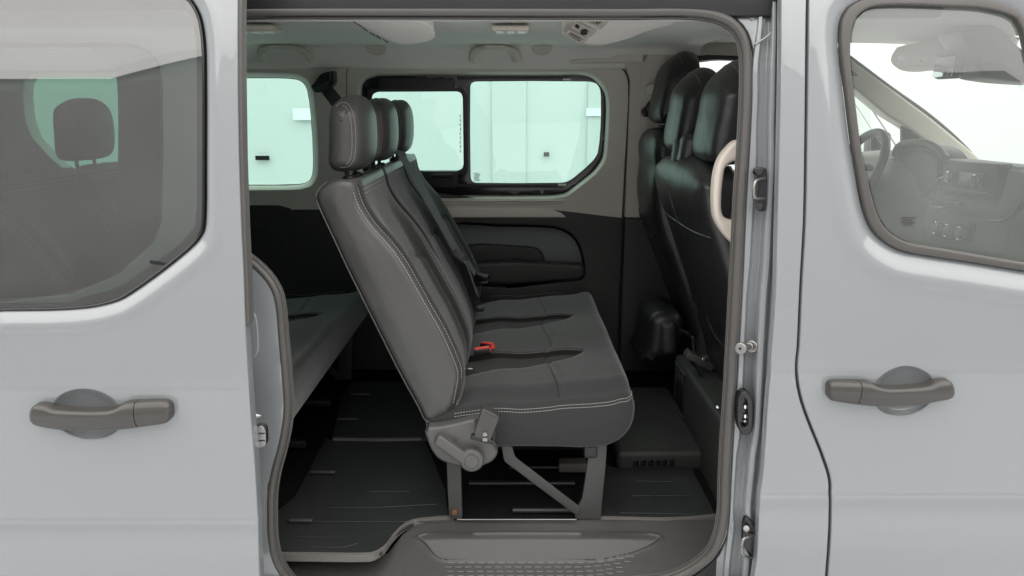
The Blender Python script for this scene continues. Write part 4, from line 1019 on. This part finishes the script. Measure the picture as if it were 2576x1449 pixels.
# shoulder belt guide on the far pillar
sg = [(781, 218), (806, 186), (822, 180), (841, 178), (842, 205), (838, 214), (822, 226), (812, 231), (790, 233)]
ag = top('seat_belt_guide', plate(sg, 1.50, .05, sm=0, r=.006, res=.03, step=.01), 'gloss', 'black angular belt guide on the beige pillar between the two far windows', 'belt guide')
LOC[ag] = Vector((0, 0, 0))
obj('belt_webbing', strap([P(820, 222, 1.49), P(842, 250, 1.42), P(862, 275, 1.35)], .05, .003, (1, -.3, .7)), 'black', ag)
obj('guide_slot', plate([(828, 184), (833, 183), (834, 200), (829, 204)], 1.497, .004, sm=0, r=.001, res=.03, step=.005), 'leg', ag)

# ------------------------------------------------------------------ front seats seen from behind
def fseat(name, label, y0, y1, rear, posts, hy, hprof, group='front seats'):
    t = thing(name, label, 'front seat', (.8, (y0+y1)/2, .75), group)
    prof = resample(smooth(rear, 5), .012)
    def d(v, n, y):
        u = (y-(y0+y1)/2)/((y1-y0)/2)
        return v + Vector((n[0], 0, n[1]))*(.022*(1-abs(u)**3)) + Vector((0, 0, -.03*abs(u)**5*max(n[1], 0)))
    b = obj('backrest', loft(prof, y0, y1, .035, step=.02, disp=d, crown=.01, cap_res=.03), 'leather_front', t, angle=180)
    return t, b, d, prof
recl = lambda z: .51 + (1.51-z)*.334
dbl = [(.517, 1.44), (.508, 1.49), (.515, 1.525), (.545, 1.545), (.59, 1.545), (.625, 1.51), (.66, 1.36), (.74, 1.1), (.84, .80), (.86, .70), (.80, .66), (.765, .72), (.70, .93), (.64, 1.11), (.57, 1.30)]
t1, bk1, d1, pr1 = fseat('passenger_bench', 'black leather double passenger seat back beside the open door, two headrests', .33, 1.06, dbl, 0, 0, 0)
drv = [(.555, 1.50), (.548, 1.56), (.56, 1.60), (.60, 1.615), (.65, 1.60), (.68, 1.50), (.74, 1.2), (.86, .80), (.84, .72), (.76, .78), (.70, .93), (.625, 1.12), (.565, 1.28), (.548, 1.40)]
t2, bk2, d2, pr2 = fseat('driver_seat', 'tall black driver seat back with one headrest, farthest from the open door', 1.24, 1.66, drv, 0, 0, 0)
def fhead(t, yc, w, x0, z0, z1, lean, dep=.10):
    pts = [(x0, z0+.03), (x0+.006, z0+.006), (x0+.03, z0), (x0+dep*.8, z0), (x0+dep, z0+.04), (x0+dep+lean*.8, z1-.06), (x0+dep*.8+lean, z1-.008), (x0+dep*.5+lean, z1), (x0+.028+lean, z1-.012), (x0+lean*.7, z1-.05), (x0+lean*.35, (z0+z1)/2)]
    pr = resample(smooth(pts, 5), .008)
    def d(v, n, y):
        u = (y-yc)/(w/2); return v + Vector((n[0], 0, n[1]))*(.014*(1-u*u)) + Vector((0, 0, -.05*abs(u)**2.6*ssub((z0+z1)/2, z1, v.z))) 
    h = obj('headrest', loft(pr, yc-w/2, yc+w/2, .028, step=.012, disp=d, crown=.006, cap_res=.02), 'leather_front', t, angle=180)
    rr = [p for p in pr if p[0] < x0+dep*.55+lean]
    sm_ = []
    for k in range(25):
        y = yc-w/2+.02 + (w-.04)*k/24; v = d(Vector((x0+lean+.028, y, z1-.012)), (-.7, .7), y); sm_.append(v+Vector((-.001, 0, .001)))
    obj('stitching', stitches(sm_, .0009), 'thread', h)
    for s in (-.06, .06):
        obj('headrest_post', cyl((x0+.05, yc+s, z0-.05), (x0+.05, yc+s, z0+.02), .0065, 12), 'chrome', h)
        obj('guide_sleeve', cyl((x0+.05, yc+s, z0-.035), (x0+.05, yc+s, z0-.018), .016, 16, bev=.004), 'gloss', t)
    return h
fhead(t1, .475, .28, .535, 1.572, 1.825, .035)
fhead(t1, .90, .27, .53, 1.58, 1.825, .035)
fhead(t2, 1.44, .29, .565, 1.665, 1.915, .055)
def seam(pts, t, r=.0028, m='leather_front', name='seam'): return obj(name, tube([Vector(p) for p in smooth([tuple(q) for q in pts], 5, False)], r, 8), m, t)
def rear_pt(y, z, d, pr, lift=.001):
    c = min((p for p in pr if p[0] < recl(z)+.09), key=lambda p: abs(p[1]-z)+ (0 if p[0] < recl(z)+.05 else .5))
    v = Vector((c[0], y, z)); return d(v, (-.95, -.3), y) + Vector((-lift, 0, 0))
seam([rear_pt(y, 1.365 - .0*y, d1, pr1) for y in (.36, .45, .55, .7, .85, .95, 1.03)], bk1, .003)
seam([rear_pt(y, z, d1, pr1) for y, z in ((.40, 1.05), (.48, 1.01), (.6, .99), (.70, 1.01), (.74, 1.05))], bk1, .0032)
seam([rear_pt(y, z, d1, pr1) for y, z in ((.80, 1.08), (.84, 1.04), (.92, 1.02), (1.0, 1.04), (1.02, 1.07))], bk1, .0032)
seam([rear_pt(y, z, d2, pr2, .004) for y, z in ((1.28, 1.24), (1.36, 1.22), (1.46, 1.22), (1.56, 1.25), (1.63, 1.29))], bk2, .0035)
seam([rear_pt(.695, z, d1, pr1) for z in (1.50, 1.44, 1.40, 1.365)], bk1, .0025)
# belt outlet hump between the two headrests of the double seat
obj('belt_outlet', box((.575, .71, 1.565), (.12, .10, .13), .032, rot=(0, .15, 0), seg=6), 'leather_front', t1, angle=80)
obj('outlet_cover', box((.512, .76, 1.545), (.012, .05, .13), .005, rot=(0, .1, 0)), 'black', t1)
obj('recliner_disc', join(cyl((.80, .318, .80), (.80, .300, .80), .062, 32, bev=.006)), 'black', t1)
obj('side_shield', box((.80, .335, .76), (.12, .03, .22), .012, rot=(0, -.3, 0)), 'cover', t1).data.materials[0] = M['grain']
# seat plinth, air outlet, wires, tool under the front seats
pln = top('seat_plinth', join(box2((.62, .36, ZF-.02), (1.25, 1.10, .80), .02)), 'trimd', 'dark plastic plinth under the double passenger seat, slatted vent on its side', 'seat base')
LOC[pln] = Vector((0, 0, 0))
vs = [box((.617, .93+.025*k, .70), (.006, .010, .14), .002) for k in range(5)]
obj('side_vent', join(*vs), 'gloss', pln)
for zz in (.78, .62): obj('vent_frame', box((.617, .98, zz), (.01, .16, .008), .003), 'trimd', pln)
pl2 = top('seat_plinth', box2((.74, 1.22, ZF-.02), (1.25, 1.64, .88), .03), 'trimd', 'dark plinth under the driver seat, farthest in', 'seat base'); LOC[pl2] = Vector((0, 0, 0))
a_, b_ = PZ(1592, 1176, ZF), PZ(1752, 1180, ZF)
ho = [(P(a, b, a_.y).x, P(a, b, a_.y).z) for a, b in rrect(1545, 1148, 1757, 1182, 8, 4)]
duct = top('air_duct', box2((P(1552, 1176, .63).x, .632, ZF-.01), (.635, 1.25, ZF+.062), .02, seg=5), 'trimd', 'low black floor duct with six small openings before the front seats', 'air duct', angle=60)
LOC[duct] = Vector((0, 0, 0))
for x0_, x1_ in ((1592, 1613), (1616, 1640), (1647, 1674), (1677, 1702), (1710, 1730), (1733, 1756)):
    p, q = P(x0_-1, 1158, .63), P(x1_-1-((x1_-1592)*.35), 1158, .63)
ox = [(1592, 1615), (1617, 1640), (1646, 1673), (1675, 1701)]
for x0_, x1_ in ((1592, 1608), (1610, 1625), (1630, 1645), (1647, 1662), (1666, 1680), (1682, 1697)):
    p, q = P(x0_, 1157, .63), P(x1_, 1173, .63)
    obj('duct_opening', box2((p.x, .6285, q.z), (q.x, .636, p.z), .0012), 'gloss', duct)
obj('opening_rib', join(*[box2((P(x, 1158, .63).x-.0012, .627, P(x, 1172, .63).z), (P(x, 1158, .63).x+.0012, .631, P(x, 1158, .63).z), .0005) for x in (1609, 1646, 1681)]), 'cover', duct)
def px_part(name, px, Y, th, m, parent, r=.01): return obj(name, plate(px, Y, th, sm=3, r=r, res=.03, step=.01), m, parent, angle=60)
wc = top('wheel_jack_cover', loft(resample(smooth(xz([(1607, 905), (1622, 870), (1628, 830), (1636, 800), (1655, 786), (1690, 782), (1712, 790), (1722, 806), (1718, 840), (1708, 890), (1700, 905)], 1.2), 4), .02), 1.18, 1.5, .05, step=.05), 'black', 'rounded dark cover standing beneath the driver seat by the far wall', 'cover')
LOC[wc] = Vector((0, 0, 0))
obj('cover_front', box(tuple(P(1680, 850, 1.15)), (.055, .05, .13), .022, rot=(0, -.08, 0), seg=6), 'cover', wc).data.materials[0] = M['grain']
fl = top('fastener', cyl(P(1712, 898, 1.1), P(1712, 915, 1.1), .012, 12, bev=.003), 'chrome', 'tiny bright bolt on the dark floor beneath the front seats', 'bolt')
# ------------------------------------------------------------------ cab seen through the front door window
dash = [(1.52, 1.20), (1.50, 1.32), (1.47, 1.40), (1.49, 1.455), (1.54, 1.475), (1.68, 1.485), (1.95, 1.46), (2.25, 1.40), (2.4, 1.30), (2.4, .7), (1.60, .7), (1.58, 1.0)]
dash = resample(smooth(dash, 4), .02)
def dd2(v, n, y):
    t = ssub(1.05, 1.25, y); z = .0
    if v.z > 1.15: z = .055*t*ssub(1.9, 1.6, v.x) if False else .055*t*(1-ssub(1.65, 1.95, v.x))
    return v + Vector((0, 0, z)) + Vector((-.05*t*(1-ssub(1.5, 1.7, v.x))*ssub(1.2, 1.35, v.z), 0, 0))
ds = part('dashboard', loft(dash, .16, 1.66, .03, step=.03, disp=dd2, cap_res=.06), 'dash', angle=60)
def facing(name, cy, cz, w, h, th, m, parent, x=1.47, r=.006, tilt=.15):
    return part(name, box((x, cy, cz), (th, w, h), r, rot=(0, tilt, 0)), m, parent)
def dpx(px, py, x=1.45): return PX(px, py, x)
def dplate(name, pts, x, th, m, parent, r=.004, sm=0, holes=()):
    f = lambda l: [(q.y, q.z) for q in (PX(a, b, x) for a, b in (smooth(l, sm) if sm else l))]
    return part(name, sheet(f(pts), [f(h) for h in holes], lambda y, z, d: Vector((x + d, y, z)), th, r=r, res=.05, step=.01), m, parent, angle=50)
dplate('centre_console_face', [(2330, 395), (2560, 420), (2570, 470), (2540, 560), (2500, 640), (2330, 620), (2320, 560), (2340, 480)], 1.478, .10, 'dash', ds, .012)
scr = dplate('infotainment_unit', [(2386, 404), (2515, 413), (2498, 500), (2370, 488)], 1.445, .04, 'black', ds, .006)
dplate('display', [(2412, 432), (2474, 437), (2468, 470), (2408, 464)], 1.443, .003, 'screen', scr, .001)
for a, b in ((2394, 445), (2462, 454)):
    c = dpx(a, b, 1.443); part('knob', cyl(c, c+Vector((-.016, 0, .001)), .019, 24, bev=.003), 'chrome', scr)
    part('knob_face', cyl(c+Vector((-.016, 0, .001)), c+Vector((-.019, 0, .001)), .014, 24), 'gloss', scr)
part('unit_frame', tube([dpx(a, b, 1.44) for a, b in smooth([(2376, 446), (2362, 450), (2350, 480), (2344, 510), (2352, 520), (2374, 523)], 5, False)], .0045, 8), 'steel', ds)
dplate('lower_shelf', [(2364, 470), (2378, 468), (2490, 484), (2487, 492), (2362, 480)], 1.437, .03, 'cover', ds, .003)
dplate('side_vent_pod', [(2535, 425), (2600, 440), (2590, 500), (2540, 545), (2500, 552), (2515, 500)], 1.46, .05, 'dash', ds, .01)
part('pod_edge', tube([dpx(a, b, 1.455) for a, b in smooth([(2470, 549), (2505, 556), (2535, 548), (2576, 500)], 5, False)], .003, 6), 'steel', ds)
ps = dplate('hazard_tag', [(2381, 508), (2419, 508), (2419, 518), (2381, 518)], 1.42, .004, 'gloss', ds, .0008)
dplate('red_mark', [(2402, 513), (2411, 509), (2414, 510), (2408, 516)], 1.418, .001, 'red', ps, .0003)
dplate('heater_panel', [(2345, 556), (2445, 562), (2440, 606), (2340, 600)], 1.465, .03, 'black', ds, .006)
for a, b in ((2365, 573), (2393, 580), (2425, 587)):
    c = dpx(a, b, 1.462); part('heater_dial', cyl(c, c+Vector((-.022, 0, .004)), .019, 28, bev=.004), 'dash', ds)
    part('dial_ring', tube([c+Vector((-.018, math.cos(k/24*2*math.pi)*.020, math.sin(k/24*2*math.pi)*.020)) for k in range(25)], .0022, 6), 'chrome', ds)
# instrument pod in front of the driver
dplate('instrument_cluster', [(2258, 378), (2275, 368), (2320, 366), (2345, 378), (2362, 400), (2366, 430), (2352, 470), (2330, 500), (2290, 492), (2272, 470), (2258, 420)], 1.47, .10, 'black', ds, .008, sm=3)
part('cluster_ring', tube([dpx(a, b, 1.462) for a, b in smooth([(2268, 420), (2266, 390), (2276, 380), (2315, 379), (2335, 386), (2352, 405), (2360, 425), (2350, 460), (2335, 482)], 5, False)], .004, 8), 'leg', ds)
part('instrument_hood', tube([dpx(a, b, 1.46) for a, b in smooth([(2256, 430), (2252, 392), (2262, 368), (2290, 360), (2330, 361), (2362, 378), (2380, 400)], 5, False)], .014, 10), 'dash', ds)
# steering wheel
sw = thing('steering_wheel', 'steering wheel seen through the front door window at the left of the cab', 'steering wheel', (1.36, 1.42, 1.45))
def ringpts(c, R, tilt, n=48):
    ax = Vector((math.sin(tilt), 0, math.cos(tilt))); ay = Vector((0, 1, 0))
    return [Vector(c) + ax*R*math.sin(2*math.pi*k/n) + ay*R*math.cos(2*math.pi*k/n) for k in range(n+1)]
cw = Vector((1.375, 1.42, 1.45)); obj('rim', tube(ringpts(cw, .185, .45), .017, 12), 'smooth_grey', sw, angle=80)
axw = Vector((math.sin(.45), 0, math.cos(.45))); nw = Vector((math.cos(.45), 0, -math.sin(.45)))
obj('hub', box(tuple(cw+nw*.03), (.06, .13, .12), .025, rot=(0, .45, 0), seg=5), 'smooth_grey', sw)
for s in (-1, 1): obj('spoke', strap([cw+nw*.02, cw+Vector((0, s*.10, 0))+nw*.012, cw+Vector((0, s*.18, 0))], .05, .02, tuple(axw)), 'smooth_grey', sw)
obj('spoke', strap([cw+nw*.02-axw*.03, cw-axw*.18], .05, .02, (0, 1, 0)), 'smooth_grey', sw)
part('steering_column', cyl(cw+nw*.05, cw+nw*.25, .045, 20, bev=.01), 'black', ds)
# far A pillar, far door glass edge, screen, roof of cab
ap = [P(a, b, 1.60) for a, b in ((2090, 140), (2150, 190), (2210, 228), (2300, 292), (2372, 352), (2420, 392))]
part('windscreen_pillar', loft([(0, 0)]*0 or resample([(p.x, p.z) for p in (P(a, b, 1.6) for a, b in [(2060, 120), (2100, 118), (2150, 165), (2235, 226), (2330, 296), (2430, 378), (2500, 440), (2420, 440), (2340, 370), (2270, 320), (2220, 290), (2160, 240), (2100, 190), (2060, 170)])], .03), 1.56, 1.66, .012, step=.05), 'cream', angle=70)
part('pillar_outer_seal', tube([P(a, b, 1.64) for a, b in smooth([(2130, 140), (2240, 222), (2335, 290), (2400, 345), (2440, 385)], 5, False)], .010, 8), 'black')
part('cab_headliner', sheet([(.72, .24), (1.62, .28), (1.72, .9), (1.62, 1.50), (.72, 1.56)], [], lambda x, y, d: Vector((x, y, 1.967 - .06*max(0, x-1.2)**2*1.0 - .15*max(0, x-1.5)**2 + d)), .02, r=.008, res=.08, step=.04), 'smooth_beige', angle=60)
part('roof_over_cab', box2((.9, .14, 2.0), (1.85, 1.75, 2.015), .003), 'paint')
# roof front edge and windscreen glass
oc = part('overhead_console', loft(resample(smooth([(1.48, 1.94), (1.46, 1.89), (1.50, 1.855), (1.60, 1.85), (1.68, 1.875), (1.70, 1.94)], 4), .01), .98, 1.40, .02, step=.05), 'smooth_beige', angle=60)
lp_ = P(2276, 113, 1.1); lq_ = P(2285, 112, 1.1)
part('warning_lamp', box((1.468, 1.18, 1.88), (.006, .02, .016), .002), 'red', oc)
part('map_lamp', box((1.462, 1.30, 1.895), (.006, .05, .016), .002), 'lens', oc)
sv = part('sensor_shroud', loft(resample(smooth([(p.x, p.z) for p in (P(a, b, .95) for a, b in ((2382, 80), (2410, 75), (2450, 80), (2490, 120), (2540, 160), (2590, 196), (2600, 212), (2520, 212), (2450, 205), (2410, 195), (2395, 150), (2360, 90)))], 3), .01), .80, .97, .02, step=.04), 'black', angle=70)
mp = Vector((P(2380, 168, .93).x, .93, P(2380, 168, .93).z))
mr_ = part('rear_view_mirror', box(tuple(mp+Vector((.012, 0, 0))), (.035, .115, .078), .014, rot=(0, .1, .1), seg=4), 'gloss')
part('mirror_glass', box(tuple(mp+Vector((-.007, 0, 0))), (.004, .10, .064), .0015, rot=(0, .1, .1), seg=4), 'mirror', mr_)
part('mirror_stem', tube([mp+Vector((.02, .0, 0)), mp+Vector((.06, 0, .03)), mp+Vector((.12, 0, .09))], .010, 10), 'black', mr_)
ws = [Vector((1.98, .12, 1.93)), Vector((1.98, 1.62, 1.93)), Vector((2.75, 1.72, 1.25)), Vector((2.75, .02, 1.25))]
part('windscreen', (ws, [(0, 1, 2, 3)]), 'screen_glass', flat=True)
part('cab_floor', box2((.95, .12, .60), (2.4, 1.68, .66), .004), 'carpet_shade')
part('cab_bulkhead', box2((2.36, .06, .62), (2.40, 1.72, 1.20), .004), 'black')
mc = part('far_mirror', box(tuple(P(2205, 375, 1.98)), (.10, .10, .17), .03, seg=5), 'gloss')

# ------------------------------------------------------------------ cables, brackets and rails in the shadows
def cable(pts, r, label): 
    o = top('cable', tube(smooth([tuple(p) for p in pts], 6, False), r, 8), 'gloss', label, 'cable', 'cables beneath the front seats'); return o
cable([P(1712, 830, 1.12), P(1740, 850, 1.05), P(1748, 890, 1.0), P(1765, 930, .95), P(1790, 960, .9)], .007, 'thick black cable curving down beside the rounded cover under the driver seat')
cable([P(1730, 900, .9), P(1752, 925, .85), P(1780, 985, .8), P(1800, 1020, .7)], .005, 'thin black cable running to the bright bolt beside the double seat plinth')
br = top('seat_bracket', box(tuple(P(1758, 905, .9)), (.11, .05, .03), .006, rot=(0, .5, 0)), 'leg', 'dark metal bracket beneath the double passenger seat, above its plinth', 'bracket'); LOC[br] = Vector((0, 0, 0))
q = P(1768, 900, .86); obj('bolt', cyl(q, q+Vector((0, -.02, 0)), .008, 6, bev=.002), 'chrome', br)
q = P(1806, 1022, .42); fb = top('fastener', cyl(q, q+Vector((-.003, -.010, 0)), .006, 12, bev=.003), 'chrome', 'bright bolt head low down by the door seal at the front seat plinth', 'bolt')
for nm, pts, r_, mm in (('floor_rail', [(1180, 1216), (1446, 1216)], .009, 'black'), ('floor_rail', [(1280, 1176), (1430, 1176)], .004, 'leg'), ('floor_rail', [(1150, 1307), (1450, 1307)], .0022, 'steel'), ('floor_rail', [(1290, 1284), (1440, 1284)], .009, 'black')):
    a, b = PZ(*pts[0], ZF+.012), PZ(*pts[1], ZF+.012); obj(nm, cyl(a, b, r_, 10), mm, bench)
a = PZ(1440, 1170, ZF+.02); obj('floor_bracket', box((a.x, a.y, ZF+.02), (.09, .05, .03), .004), 'edge', bench)
part('floor_carpet', box2((P(1160, 1300, .3).x, .31, ZF-.004), (P(1450, 1300, .3).x, 1.4, ZF+.001), .0005), 'carpet_shade')
